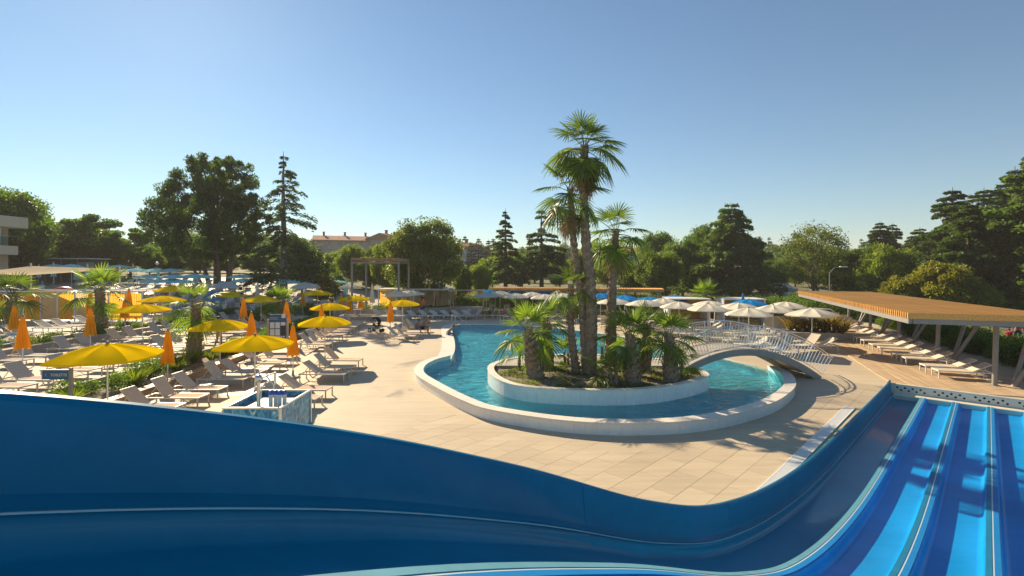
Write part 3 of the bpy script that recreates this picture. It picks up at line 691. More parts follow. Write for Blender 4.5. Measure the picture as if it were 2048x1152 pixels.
# ================================================================== parasols
UM = {}
def canopy_mesh(col, Rr=1.36, Hh=2.30, drop=.37, ribs=8):
    mb = MB(); sub = 4; n = ribs*sub; T = (0.0, .12, .3, .5, .68, .84, 1.0); V = [(0, 0, Hh)]; F = []
    for t in T[1:]:
        for k in range(n):
            a = 2*math.pi*k/n; ph = (k % sub)/sub; mid = math.sin(math.pi*ph)
            sq = 1+.06*math.cos(4*a)*-1
            r = Rr*t*sq*(1-.075*mid*t**2); z = Hh-drop*(.30*t+.70*t**2.1)+.0*t-.055*mid*math.sin(math.pi*min(1, t*.9))
            V.append((r*math.cos(a), r*math.sin(a), z))
    for k in range(n): F.append((0, 1+k, 1+(k+1) % n))
    for i in range(len(T)-2):
        for k in range(n): F.append((1+i*n+k, 1+i*n+n+k, 1+i*n+n+(k+1) % n, 1+i*n+(k+1) % n))
    b = 1+(len(T)-2)*n; e = len(V)                            # short hem
    for k in range(n): x, y, z = V[b+k]; V.append((x*1.004, y*1.004, z-.05))
    for k in range(n): F.append((b+k, e+k, e+(k+1) % n, b+(k+1) % n))
    return mb.add(V, F).mesh('canopy', col, 24)
def umbrella(x, y, z, col, label, group, rz=None, h=2.35, s=1.0, ribs=True, basep=True):
    key = ('c', col)
    if key not in UM: UM[key] = canopy_mesh(col)
    if 'pole' not in UM:
        UM['pole'] = MB().tube([(0, 0, .02), (0, 0, 2.29)], .022, 8).mesh('pole', 'white_metal', 40)
        UM['fin'] = MB().lathe([(.035, 2.28), (.05, 2.31), (.048, 2.345), (.02, 2.37)], 10).mesh('finial', 'grey_metal', 50)
        UM['base'] = MB().lathe([(.30, 0), (.31, .03), (.30, .075), (.06, .09), (.045, .30), (.03, .31)], 20).mesh('base_plate', 'concrete', 40)
        UM['rib'] = MB().tube([(.05, 0, 2.24), (.55, 0, 2.14), (1.24, 0, 1.83)], .009, 5).mesh('rib', 'white_metal')
    t = thing('parasol', label, 'parasol', (x, y, z), R.uniform(0, 6.28) if rz is None else rz, group)
    k = h/2.35; t.scale = (s, s, k)
    obj('canopy', UM[key], t); obj('pole', UM['pole'], t); obj('finial', UM['fin'], t)
    if basep: obj('base_plate', UM['base'], t)
    if ribs:
        for i in range(8): obj('rib', UM['rib'], t, rot=(0, 0, i*math.pi/4))
    return t
def closed_mesh(col, seed):
    rr = random.Random(seed); prof = [(.035, 2.28), (.07, 2.22), (.11, 2.0), (.15, 1.7), (.19, 1.4), (.225, 1.1), (.25, .98)]; V = []; F = []; n = 32; ph = [rr.uniform(-.25, .25) for _ in range(8)]
    for r, z in prof:
        for k in range(n):
            a = 2*math.pi*k/n; f = k % 4; d = {0: 1.15, 1: .92, 2: .62, 3: .86}[f]; w = (z-2.28)/-1.3
            aa = a+w*.35+ph[k//4]*w*.4; q = r*(1+(d-1)*min(1, w*1.6+.1)); dz = -.10*w*(1 if f == 0 else 0)-.03*w*ph[k//4]
            V.append((q*math.cos(aa), q*math.sin(aa), z+dz))
    for i in range(len(prof)-1):
        for k in range(n): F.append((i*n+k, i*n+n+k, i*n+n+(k+1) % n, i*n+(k+1) % n))
    F.append(tuple(range(n)))
    return MB().add(V, F).mesh('folded_canopy', col, 28)
def closed_umbrella(x, y, z, col, label, group, h=2.35, s=1.0, lean=0.0):
    key = ('f', col, R.randrange(3))
    if key not in UM: UM[key] = closed_mesh(col, key[2])
    t = thing('closed_parasol', label, 'parasol', (x, y, z), R.uniform(0, 6.28), group); t.scale = (s, s, h/2.35); t.rotation_euler[0] = R.uniform(-.02, .02)+lean
    obj('folded_canopy', UM[key], t); obj('pole', UM['pole'], t); obj('finial', UM['fin'], t); obj('base_plate', UM['base'], t)
    return t
def top_place(px, ytop, zf, h=2.35, y0=14, y1=90):         # depth where a parasol of that height on ground zf shows its top at this pixel
    best = None
    for Y in np.arange(y0, y1, .1):
        x, _ = at_depth(px, Y); e = abs(zpix(ytop, Y)-zf(x, Y)-h)/Y
        if best is None or e < best[0]: best = (e, x, Y)
    return best[1], best[2], zf(best[1], best[2])
t1f = lambda x, y: T1; t2f = lambda x, y: T2; dkf = zg
# ---- yellow, open
x, y, z = top_place(215, 683, lambda x, y: .30); umbrella(x, y, .30, 'yellow_cloth', 'open yellow parasol in the planting strip beside the toilet sign', 'open yellow parasols', .2)
umbrella(*top_place(510, 668, dkf), 'yellow_cloth', 'open yellow parasol beside the blue printed tap counter', 'open yellow parasols', .05)
umbrella(*top_place(440, 637, dkf), 'yellow_cloth', 'open yellow parasol hiding the bathing woman behind it', 'open yellow parasols', .3)
umbrella(*top_place(650, 630, dkf), 'yellow_cloth', 'open yellow parasol over the lounger row next to the blue notice board', 'open yellow parasols', .2)
umbrella(*top_place(805, 598, dkf), 'yellow_cloth', 'open yellow parasol in front of the woman in a dark dress', 'open yellow parasols')
umbrella(*top_place(72, 578, t2f), 'yellow_cloth', 'open yellow parasol in front of the curtained cabanas', 'open yellow parasols')
umbrella(*top_place(285, 606, t1f), 'yellow_cloth', 'open yellow parasol on the terrace between two spiky palms', 'open yellow parasols')
Yq = 33.5; umbrella(*at_depth(325, Yq), .92, 'yellow_cloth', 'open yellow parasol half behind the palm of the retaining wall bed', 'open yellow parasols', h=zpix(590, Yq)-.92)
Yq = 40.0; umbrella(*at_depth(343, Yq), .92, 'yellow_cloth', 'open yellow parasol furthest up the left terraces below the teal ones', 'open yellow parasols', h=zpix(570, Yq)-.92)
for px, yt in ((460, 582), (522, 590), (660, 604), (635, 579), (710, 590)):
    x, y, z = top_place(px, yt, t1f if px < 640 else dkf, y1=46.5); umbrella(x, y, z, 'yellow_cloth', 'open yellow parasol on the far terrace near the path and walls', 'far open yellow parasols', h=min(2.6, zpix(yt, y)-z))
# ---- orange, folded
G = 'folded orange parasols'
closed_umbrella(*top_place(45, 630, t1f), 'orange_cloth', 'folded orange parasol beside loungers at the end of the terrace', G)
closed_umbrella(*top_place(28, 608, t1f), 'orange_cloth', 'folded orange parasol just behind another at the terrace end', G)
closed_umbrella(*top_place(181, 614, lambda x, y: T1), 'orange_cloth', 'folded orange parasol before the palm in front of the cabanas', G)
Yq = 31; closed_umbrella(*at_depth(179, Yq), T2, 'orange_cloth', 'folded orange parasol left of the palm on the upper terrace', G, h=zpix(583, Yq)-T2)
Yq = 33; closed_umbrella(*at_depth(258, Yq), T2, 'orange_cloth', 'folded orange parasol at the end of the curtain row', G, h=zpix(577, Yq)-T2)
Yq = 31; closed_umbrella(*at_depth(250, Yq), T2, 'orange_cloth', 'shorter folded orange parasol at the end of the curtain row', G, h=zpix(597, Yq)-T2)
x, y, z = top_place(335, 655, lambda x, y: .05); closed_umbrella(x, y, z-.05, 'orange_cloth', 'folded orange parasol standing by the timber edge', G)
closed_umbrella(*top_place(586, 647, dkf), 'orange_cloth', 'folded orange parasol right of the blue notice board', G)
closed_umbrella(*top_place(504, 623, t1f), 'orange_cloth', 'folded orange parasol left of the blue notice board', G)
closed_umbrella(*top_place(487, 594, t1f), 'orange_cloth', 'folded orange parasol in front of dark shrubs on the terrace', G)
closed_umbrella(*top_place(781, 603, dkf), 'orange_cloth', 'folded orange parasol behind the four loungers near the seated pair', G)
closed_umbrella(*top_place(643, 609, dkf), 'orange_cloth', 'folded orange parasol behind the yellow one of the long lounger row', G)
for px, yt, f in ((573, 600, t1f), (606, 581, t1f), (682, 588, dkf), (699, 591, dkf), (721, 586, dkf), (396, 603, t1f)):
    x, y, z = top_place(px, yt, f, y1=46); closed_umbrella(x, y, z, 'orange_cloth', 'far folded orange parasol among the terrace loungers', 'far folded orange parasols', h=min(2.6, zpix(yt, y)-z))
for px, yt in ((515, 563), (611, 568), (745, 566)):
    Yq = 50; x, y = at_depth(px, Yq); z = H(x, y)+.05; closed_umbrella(x, y, z, 'cream_cloth', 'folded cream parasol in the middle distance', 'folded cream parasols', h=zpix(yt, Yq)-z)
# ---- cream / white in the middle
for px, yt, Yq, c_ in ((700, 567, 56, 'cream_cloth'), (793, 581, 47, 'cream_cloth'), (821, 579, 49, 'cream_cloth'), (451, 562, 49, 'grey_cloth'), (611, 563, 50, 'grey_cloth')):
    x, y = at_depth(px, Yq); z = zg(x, y) if px > 690 and Yq < 50 else H(x, y)+.05
    umbrella(x, y, z, c_, 'pale open parasol in front of the tree shaded terrace', 'pale parasols in the middle distance', h=zpix(yt, Yq)-z, ribs=False)
# ---- teal on the sun terrace
TE = [(108, 527, 62), (143, 527, 58), (238, 529, 66), (273, 535, 54), (310, 536, 70), (342, 536, 66), (294, 548, 57), (349, 548, 60), (388, 547, 62), (407, 548, 64), (319, 557, 53), (345, 556, 55), (367, 558, 54), (480, 548, 68), (487, 556, 60), (511, 557, 57), (525, 555, 64), (575, 557, 56), (590, 556, 60), (622, 555, 66), (641, 557, 62), (673, 559, 64), (871, 567, 60), (45, 540, 60), (200, 541, 52)]
for px, yt, Yq in TE:
    x, y = at_depth(px, Yq); z = H(x, y)+.05; h_ = zpix(yt, Yq)-z
    if not 1.9 < h_ < 2.9:
        for Yt in np.arange(50, 72, .5):
            xx, yy = at_depth(px, Yt); hh = zpix(yt, Yt)-H(xx, yy)-.05
            if abs(hh-2.35) < abs(h_-2.35): h_, x, y = hh, xx, yy
        z = H(x, y)+.05
    umbrella(x, y, z, 'teal_cloth', 'open teal parasol on the sloping sun terrace below the trees', 'teal parasols on the sun terrace', h=max(1.9, min(3.0, h_)), ribs=False, basep=False)
for px, yt in ((77, 527), (107, 523), (156, 528), (175, 526), (216, 527), (152, 545), (187, 556), (317, 540), (390, 553), (468, 552), (556, 553), (664, 551), (692, 556), (600, 551)):
    Yq = 59; x, y = at_depth(px, Yq); z = H(x, y)+.05; closed_umbrella(x, y, z, 'teal_cloth', 'folded teal parasol on the sloping sun terrace', 'folded teal parasols', h=max(2.0, min(3.2, zpix(yt, Yq)-z)))
# ---- cream and blue on the right
CR = [(1624, 615), (1497, 614), (1546, 608), (1573, 602), (1478, 604), (1416, 606), (1420, 600), (1358, 602), (1327, 595), (1290, 598), (1228, 595), (1124, 585), (1089, 587), (1031, 585), (1065, 583), (1000, 581)]
CRP = []
for px, yt in CR:
    x, y, z = top_place(px, yt, dkf); CRP.append((x, y, z))
    near = y < 33.5
    lab = {1624: 'cream parasol nearest the end of the bridge railing', 1497: 'cream parasol rising behind the middle of the bridge'}.get(px, 'open cream parasol among those behind the pool and bridge')
    umbrella(x, y, z, 'cream_cloth', lab, 'cream parasols behind the pool', ribs=near)
x, y, z = top_place(973, 584, dkf); umbrella(x, y, z, 'grey_cloth', 'pale grey green parasol at the left end of the poolside row', 'cream parasols behind the pool', ribs=False)
for px, yt in ((983, 577), (1037, 577), (1093, 580), (1201, 585), (1216, 584), (1249, 589), (1298, 592), (1349, 589), (1498, 597)):
    x, y, z = top_place(px, yt, dkf, y1=56); z = zg(x, y) if y < 47 else H(x, y)
    umbrella(x, y, z, 'sky_cloth', 'open bright blue parasol behind the cream ones', 'bright blue parasols', h=zpix(yt, y)-z, ribs=False)
x, y = at_depth(1486, 39.5); closed_umbrella(x, y, .22, 'sky_cloth', 'folded bright blue parasol by the wooden cabana', None, h=2.6)

# ================================================================== loungers
LO = {}
def lounger_proto(name, back_deg, sling, frame, label):
    t = thing(name, label, 'lounger', (0, 0, -50))
    L_, W, Hs, hx = 1.95, .66, .34, .78; r = .036
    mb = MB()
    for y in (-W/2+r/2, W/2-r/2): mb.box((L_/2, y, Hs-r/2), (L_, r, .05))
    for x in (r/2, L_-r/2): mb.box((x, 0, Hs-r/2), (r-.002, W-2*r, .048))
    mb.box((hx, 0, Hs-.03), (.03, W-2*r, .03)); mb.build('frame', frame, t)
    lg = MB().box((0, 0, (Hs-.045)/2), (.042, .034, Hs-.045)).mesh('leg', frame)
    for x in (.06 if back_deg > 30 else .10, L_-.03):
        for y in (-W/2+r/2, W/2-r/2): obj('leg', lg, t, (x, y, 0))
    secs = [[(lerp(hx, L_-.02, k/10), -W/2+r*.6, Hs+.006), (lerp(hx, L_-.02, k/10), 0, Hs+.006-.025*math.sin(math.pi*k/10)), (lerp(hx, L_-.02, k/10), W/2-r*.6, Hs+.006)] for k in range(11)]
    mb = MB().loft(secs); mb.loft([[(p[0], p[1], p[2]-.012) for p in q[::-1]] for q in secs]); mb.build('seat', sling, t, 60)
    a = math.radians(back_deg); BLn = .76; ux, uz = -math.cos(a), math.sin(a); nx_, nz_ = math.sin(a), math.cos(a)
    def bp(d, y, k): return (hx-.01+ux*d+nx_*k, y, Hs+.01+uz*d+nz_*k)
    secs = [[bp(lerp(.02, BLn, k/8), y, (.012 if y else -.006)) for y in (-W/2+.04, 0, W/2-.04)] for k in range(9)]
    mb = MB().loft(secs); mb.loft([[(p[0]-nx_*.012, p[1], p[2]-nz_*.012) for p in q[::-1]] for q in secs]); mb.build('backrest', sling, t, 60)
    mb = MB()
    for y in (-W/2+.035, W/2-.035): mb.beam(bp(0, y, -.004), bp(BLn, y, -.004), .03, .03)
    mb.beam(bp(BLn, -W/2+.03, -.004), bp(BLn, W/2-.03, -.004), .03, .03); mb.build('backrest_frame', frame, t)
    mb = MB()
    for y in (-W/2+.07, W/2-.07): mb.beam(bp(.45, y, -.02), (max(.12, hx-.62), y, Hs-.03), .02, .02)
    mb.build('strut', frame, t); return kids(t)
LO['taupe'] = lounger_proto('lounger', 46, 'sling', 'beige_metal', 'x'); LO['taupe2'] = lounger_proto('lounger', 53, 'sling', 'beige_metal', 'x'); LO['taupe3'] = lounger_proto('lounger', 38, 'sling', 'beige_metal', 'x'); LO['flat'] = lounger_proto('lounger', 30, 'sling_pale', 'white_metal', 'x')
LO['pale'] = lounger_proto('lounger', 26, 'sling_pale', 'white_metal', 'x'); LO['grey'] = lounger_proto('lounger', 48, 'sling_grey', 'beige_metal', 'x')
NL = [0]
ORD = 'first second third fourth fifth sixth seventh eighth ninth tenth eleventh twelfth thirteenth fourteenth fifteenth sixteenth seventeenth eighteenth nineteenth twentieth'.split()
def lounger(kind, x, y, z, rz, label, group, mirror=False):
    NL[0] += 1
    if kind == 'taupe': kind = R.choice(('taupe', 'taupe', 'taupe2', 'taupe3'))
    return copy_thing(LO[kind], (x, y, z), rz+R.uniform(-.02, .02), label, group)
def row(kind, xf, ys, zf, rz, label, group, length=1.95):      # xf(y): foot-end x; loungers point along rz from head to foot
    for i_, y in enumerate(ys):
        x = xf(y)-length*math.cos(rz); yy = y-length*math.sin(rz); lounger(kind, x, yy, zf(x, yy), rz, label+', '+ORD[i_]+' from the slide', group)
row('taupe', lambda y: -10.7, (16.1, 17.35, 18.5, 20.3, 21.6, 23.4, 24.6), zg, -.02, 'taupe lounger in the near row along the timber edge', 'loungers along the timber edge')
row('taupe', lambda y: -10.2-.14*(y-28), (28.3, 29.5, 31.1, 32.3, 33.9, 35.1, 36.7, 37.9, 39.5, 40.7), zg, -.02, 'taupe lounger between notice board and pushchair', 'loungers between notice board and pushchair')
row('taupe', lambda y: -6.6-.09*(y-17), (17.2, 18.5), zg, -.02, 'taupe lounger directly behind the blue printed counter', 'loungers behind the counter')
row('taupe', lambda y: -6.6-.09*(y-17), (21.2, 22.5, 24.0), zg, -.02, 'taupe lounger of the open paving trio beyond the counter', 'trio of loungers on open paving')
row('taupe', lambda y: -6.1+.03*(y-31), (31.5, 32.8, 34.9, 36.2), zg, -.03, 'taupe lounger of the four by the seated man', 'four loungers by the seated pair')
row('taupe', lambda y: -16.2-.035*(y-17), (15.6, 16.8, 17.9, 19.6, 20.8, 22.5, 23.7, 25.4, 26.6, 28.3, 29.5, 31.2, 32.4, 34.2, 35.4, 37.2, 38.4, 40.4, 41.6), t1f, -.02, 'taupe lounger in the terrace row behind the planting strip', 'front terrace row of loungers')
row('grey', lambda y: -20.9, (18.6, 19.8, 21.6, 22.8, 24.8, 26, 28, 29.2, 31.2, 32.4, 34.4, 35.6, 37.6, 38.8, 41, 42.2, 44, 45.2), t1f, -.02, 'grey lounger in the terrace row under the retaining wall', 'rear terrace row of loungers')
row('flat', lambda y: -26.2-.3*(y-27)/2, (24.6, 26.6, 27.8, 30, 31.2, 33.2, 34.4), t2f, -.03, 'pale lounger on the upper terrace before the curtains', 'upper terrace loungers')
# under the right pergola: feet towards the pool
for i_, (px, py) in enumerate(((1655.5, 661), (1665, 665.5), (1679, 674), (1688, 679), (1711, 686), (1726, 693), (1743, 702), (1761, 709.5), (1789, 720), (1810, 731), (1848.6, 747), (1873.6, 757))):
    x, y, z = gd(px, py); rz = math.atan2(-PNv[1], -PNv[0])
    off_ = np.array((x, y))+PNv*1.97+PU*.28
    lounger('pale', off_[0], off_[1], z+.03, rz, 'pale lounger on the plank deck under the pergola, '+ORD[11-i_]+' from the slide', 'pergola loungers')
# round the parasols behind the pool
for i, (x, y, z) in enumerate(CRP):
    a = R.choice((math.pi*.92, math.pi*1.0)) if x > 9 else math.pi*.95-1.5
    for d in (-.75, .75):
        ux, uy = math.cos(a), math.sin(a); px_, py_ = x-uy*d-ux*.9, y+ux*d-uy*.9
        q = (px_+ux*1.95, py_+uy*1.95)
        if inside(POOL, *q) or inside(POOL, px_, py_) or q[1] < 22: continue
        lounger('flat' if x > 8 else 'grey', px_, py_, zg(px_, py_), a, 'pale lounger set beside the cream parasols across the pool', 'loungers across the pool')
for px, py in ((944, 638), (967, 637), (1590, 706), (1640, 700)):
    x, y, z = gd(px, py)
    lounger('grey', x, y, z, -2.6 if px < 1000 else 3.4, 'grey lounger turned to the water at the pool edge', 'loungers at the pool edge')
# sun terrace rows (far, white)
for r_, (yy, n_) in enumerate(((50.5, 22), (53.5, 22), (56.5, 20), (60, 18), (63.5, 16))):
    for k in range(n_):
        x = -46+k*1.55+(r_ % 2)*.5; lounger('flat', x, yy+R.uniform(-.1, .1), H(x, yy)+.05, -1.45, 'white lounger in the far rows between the teal parasols', 'far sun terrace loungers')
for k in range(9):
    lounger('flat', -12.6+k*1.0, 46.0+.1*k, zg(0, 46), -.6, 'pale lounger in front of the curtained pavilion', 'loungers by the pavilion')
for t in LO.values():
    for o in list(KIDS[t.name]): bpy.data.objects.remove(o)
    bpy.data.objects.remove(t)

# ================================================================== palms
def frond_mesh(name, m_, pitch, Lp=.82, Lb=.92, nl=24, droop=.5, seed=0):
    rr = random.Random(seed); mb = MB(); a = math.radians(pitch)
    def arcpt(d):                                            # stalk bends under its weight
        b = a-droop*.55*d/Lp; return Vector((math.cos((a+b)/2)*d, 0, math.sin((a+b)/2)*d))
    st = [arcpt(Lp*k/5) for k in range(6)]; mb.tube(st, [.022, .018, .016, .014, .012, .01], 4, False)
    mb.mi = 0; e = st[-1]; b = a-droop*.55*1.4; X = Vector((math.cos(b), 0, math.sin(b))); Yv = Vector((0, 1, 0)); Z = X.cross(Yv)*-1
    V = []; F = []
    for k in range(nl):
        f = (k+.5)/nl*2-1; ph = f*math.radians(118); l = Lb*(1-.28*abs(f)**2)*rr.uniform(.92, 1.06); d = X*math.cos(ph)+Yv*math.sin(ph); fold = Z*.10*abs(f)
        w = .052*(l/.78); side = (-X*math.sin(ph)+Yv*math.cos(ph)); tw = rr.uniform(-.35, .35)+(.35 if k % 2 else -.35); side = side*math.cos(tw)+Z*math.sin(tw)
        pts = []; fall = rr.uniform(.7, 1.3)*droop
        for t_, wd in ((.04, .25), (.35, .9), (.62, 1.0), (.84, .55), (1.0, .05)):
            p = e+(d+fold).normalized()*(l*t_)+Vector((0, 0, -1))*(fall*l*.55*max(0, t_-.35)**1.8)
            pts.append((p-side*w*wd*.5, p+side*w*wd*.5))
        b0 = len(V)
        for p, q in pts: V += [p, q]
        F += [(b0+2*i, b0+2*i+1, b0+2*i+3, b0+2*i+2) for i in range(4)]
    mb.add(V, F); return mb.mesh(name, m_)
FR = {}
for m_ in ('palm_leaf', 'palm_young', 'palm_dead'):
    FR[m_] = [frond_mesh('frond', m_, p_, seed=i+11, droop=d_) for i, (p_, d_) in enumerate(((80, .25), (62, .4), (44, .55), (25, .75), (4, .9), (-22, 1.0), (-55, .9)))]
def trunk_mesh(pts, rad, boots=True, seed=0, bsz=1.0):
    rr = random.Random(seed); P = resample(cr(pts, 8), .10); nP = len(P); mb = MB()
    R0 = np.interp(np.linspace(0, 1, nP), np.linspace(0, 1, len(rad)), rad)
    mb.tube([tuple(p) for p in P], [r*(1+.05*math.sin(i*2.2)+rr.uniform(-.03, .03)) for i, r in enumerate(R0)], 12)
    mb.mi = 1; ga = 0
    if boots:
        step = .052/bsz; d = .0; Ls = .1*(nP-1)
        while d < Ls-.02:
            i = min(nP-1, int(d/.1)); p = Vector(P[i])+(Vector(P[min(i+1, nP-1)])-Vector(P[i]))*(d/.1-i if i < nP-1 else 0); r = float(R0[i]); ga += 2.399963
            for q in range(2 if r < .17 else 3):
                an = ga+q*2*math.pi/(2 if r < .17 else 3)+rr.uniform(-.2, .2); o = Vector((math.cos(an), math.sin(an), 0)); sd = Vector((-math.sin(an), math.cos(an), 0)); w = rr.uniform(.05, .075)*bsz; h_ = rr.uniform(.09, .16)*bsz; k = rr.uniform(.035, .075)*bsz
                a = p+o*(r*.92); mb.add([a-sd*w, a+sd*w, a+o*k*.5+Vector((0, 0, h_*.5))+sd*w*.8, a+o*k*.5+Vector((0, 0, h_*.5))-sd*w*.8, a+o*k+Vector((0, 0, h_))+sd*w*.35, a+o*k+Vector((0, 0, h_))-sd*w*.35, a+Vector((0, 0, h_*.75))],
                                     [(0, 1, 2, 3), (3, 2, 4, 5), (1, 6, 2), (0, 3, 6), (2, 6, 4), (3, 5, 6), (4, 6, 5)])
            d += step
    return mb.mesh('trunk', ['palm_bark', 'palm_boot'], None), P
def palm(x, y, z, pts, rad, nf, fs, leaf, label, group, seed, dead=0, boots=True, low=-40, bsz=1.0):
    rr = random.Random(seed); t = thing('palm_tree', label, 'palm', (x, y, z), 0, group)
    me, P = trunk_mesh(pts, rad, boots, seed, bsz); obj('trunk', me, t); top = P[-1]
    ga = rr.uniform(0, 6)
    for k in range(nf):
        f = k/max(1, nf-1); pitch = lerp(82, low, f**(.9 if boots and low < -30 else 1.35)); i = min(range(7), key=lambda q: abs((80, 62, 44, 25, 4, -22, -55)[q]-pitch)); ga += 2.399963
        s = fs*rr.uniform(.85, 1.12)*(1-.25*max(0, 1-f*4)); obj('frond', FR[leaf][i], t, (top[0]+.04*math.cos(ga), top[1]+.04*math.sin(ga), top[2]-.25*f*fs), (rr.uniform(-.08, .08), 0, ga+rr.uniform(-.25, .25)), (s, s, s))
    for k in range(dead):
        a = rr.uniform(0, 6.28); s = fs*rr.uniform(.6, .85); obj('dead_frond', FR['palm_dead'][6], t, (top[0], top[1], top[2]-.35*fs-rr.uniform(0, .5)), (0, 0, a), (s, s, s))
    return t
def ipx(px, py): return at(px, py, .60)
def island_palm(px, py, cx, cy, r0, r1, nf, fs, leaf, label, seed, group=None, mid=None, **kw):
    x, y = ipx(px, py); z = soil_z(x, y)-.03; tx = (cx-1024)/FPX*y-x; tz = zpix(cy, y)-z
    pts = [(0, 0, 0)]+[(((m[0]-1024)/FPX*y-x), .05*i, zpix(m[1], y)-z) for i, m in enumerate(mid or [])]+[(tx, .1, tz)]
    return palm(x, y, z, pts, ([r0, r0*.92, lerp(r0, r1, .6), r1, r1] if mid or r0 < .15 else [r0*.92, r0*.95, r0*.72, r0*.48, r1*.8]), nf, fs, leaf, label, group, seed, **kw)
island_palm(1181, 752, 1170, 290, .235, .15, 26, 1.0, 'palm_leaf', 'tallest palm on the island with a shaggy thick trunk', 1, mid=[(1182, 600), (1172, 480), (1168, 380)], dead=12)
island_palm(1172, 750, 1141, 378, .165, .11, 16, .98, 'palm_leaf', 'second tallest palm, its slim trunk leaning away from the tallest', 2, mid=[(1164, 607), (1147, 482)], dead=7)
island_palm(1153, 749, 1143, 572, .165, .10, 10, .72, 'palm_leaf', 'slim palm with a small crown halfway up the tall pair', 3, mid=[(1142, 660)], dead=2)
island_palm(1221, 742, 1233, 462, .24, .13, 18, 1.0, 'palm_leaf', 'medium tall palm standing right of the tall pair', 4, mid=[(1222, 640), (1226, 560)], dead=6)
island_palm(1072, 756, 1056, 662, .34, .16, 15, .86, 'palm_young', 'squat fat trunked palm at the left of the island', 5, bsz=1.5, low=-20)
island_palm(1094, 738, 1093, 646, .28, .15, 13, .84, 'palm_leaf', 'squat palm just behind the leftmost fat trunked one', 6, bsz=1.4, low=-20)
island_palm(1264.6, 764, 1261, 672, .30, .15, 14, .86, 'palm_leaf', 'squat palm with upright fans in front of the medium tall palm', 7, bsz=1.5, low=5)
island_palm(1289, 743, 1296, 650, .24, .13, 12, .8, 'palm_leaf', 'squat palm between the two fat trunked ones at the bridge side', 8, bsz=1.4)
island_palm(1343, 764, 1339, 672, .28, .14, 15, .86, 'palm_young', 'squat fat trunked palm beside the bridge landing', 9, bsz=1.5, low=-25)
for i, (px, py, cx, cy, s) in enumerate(((1038, 739, 1040, 702, .62), (1361, 753, 1366, 722, .55), (1222, 768, 1222, 742, .66), (1232, 768, 1233, 744, .6), (1131, 731, 1129, 705, .6), (1136, 733, 1137, 708, .5), (1203, 728, 1205, 695, .62), (1245, 735, 1246, 700, .6))):
    island_palm(px, py, cx, cy, .07, .045, 8, s, 'palm_young', 'young knee high palm sprouting between the island trunks', 20+i, 'young palms on the island', low=-10, bsz=.6)
def ground_palm(px, py, zf, cx, cy, r0, r1, nf, fs, leaf, label, seed, **kw):
    z = zf; x, y = at(px, py, z); tx = (cx-1024)/FPX*y-x; tz = zpix(cy, y)-z
    return palm(x, y, z, [(0, 0, 0), (tx*.4, 0, tz*.5), (tx, 0, tz)], [r0, r0*.85, r1, r1], nf, fs, leaf, label, None, seed, **kw)
ground_palm(203, 668, .88, 199, 582, .32, .2, 18, 1.15, 'palm_young', 'palm with a stout dark trunk in front of the yellow curtains', 41, bsz=1.5, low=-25)
ground_palm(387, 718, .32, 393, 606, .34, .17, 13, 1.05, 'palm_young', 'palm with few fronds growing in the planting strip', 42, bsz=1.5, low=-50)
ground_palm(562, 655, .32, 558, 607, .2, .14, 20, 1.1, 'palm_young', 'bright green palm above the blue notice board', 43, bsz=1.2, low=-10)
ground_palm(20, 668, .88, 25, 590, .3, .2, 16, 1.15, 'palm_leaf', 'dark palm at the edge of the curtained cabanas', 44, bsz=1.4, low=-30)
ground_palm(258, 590, 1.6, 257, 548, .14, .1, 16, .7, 'palm_leaf', 'small dark palm behind the shade sail tip', 45)
ground_palm(1412, 645, .22, 1410, 590, .32, .2, 26, .95, 'palm_young', 'yellow green palm behind the cream parasols', 46, bsz=1.4, low=10)
# ================================================================== trees
def leaf_cloud(name, cen, direc, size, asp, m_, rng):
    n = len(cen); d = direc/np.maximum(1e-6, np.linalg.norm(direc, axis=1))[:, None]; r = rng.normal(size=(n, 3)); b = np.cross(d, r); b /= np.maximum(1e-6, np.linalg.norm(b, axis=1))[:, None]
    s = size[:, None]; V = np.stack([cen-d*s*.5, cen+b*s*asp*.5, cen+d*s*.5, cen-b*s*asp*.5], 1).reshape(-1, 3)
    return numesh(name, V, np.arange(4*n).reshape(-1, 4), m_)
def limb(mb, a, b, r0, r1, sag=.0, n=5, rr=None, k=6):
    a, b = np.array(a, float), np.array(b, float); L_ = np.linalg.norm(b-a); pts = []
    for i in range(n+1):
        t = i/n; p = a+(b-a)*t; p[2] += -sag*L_*4*t*(1-t); 
        if rr is not None and 0 < i < n: p += rr.normal(size=3)*L_*.025
        pts.append(tuple(p))
    mb.tube(pts, [lerp(r0, r1, i/n) for i in range(n+1)], k, False); return pts
def tree_obj(name, label, x, y, trunk_me, crown_me, group=None, rz=0.0, s=(1, 1, 1), z=None):
    t = thing(name, label, 'tree', (x, y, (H(x, y) if z is None else z)-.08), rz, group); t.scale = s
    obj('trunk', trunk_me, t); obj('crown', crown_me, t); return t
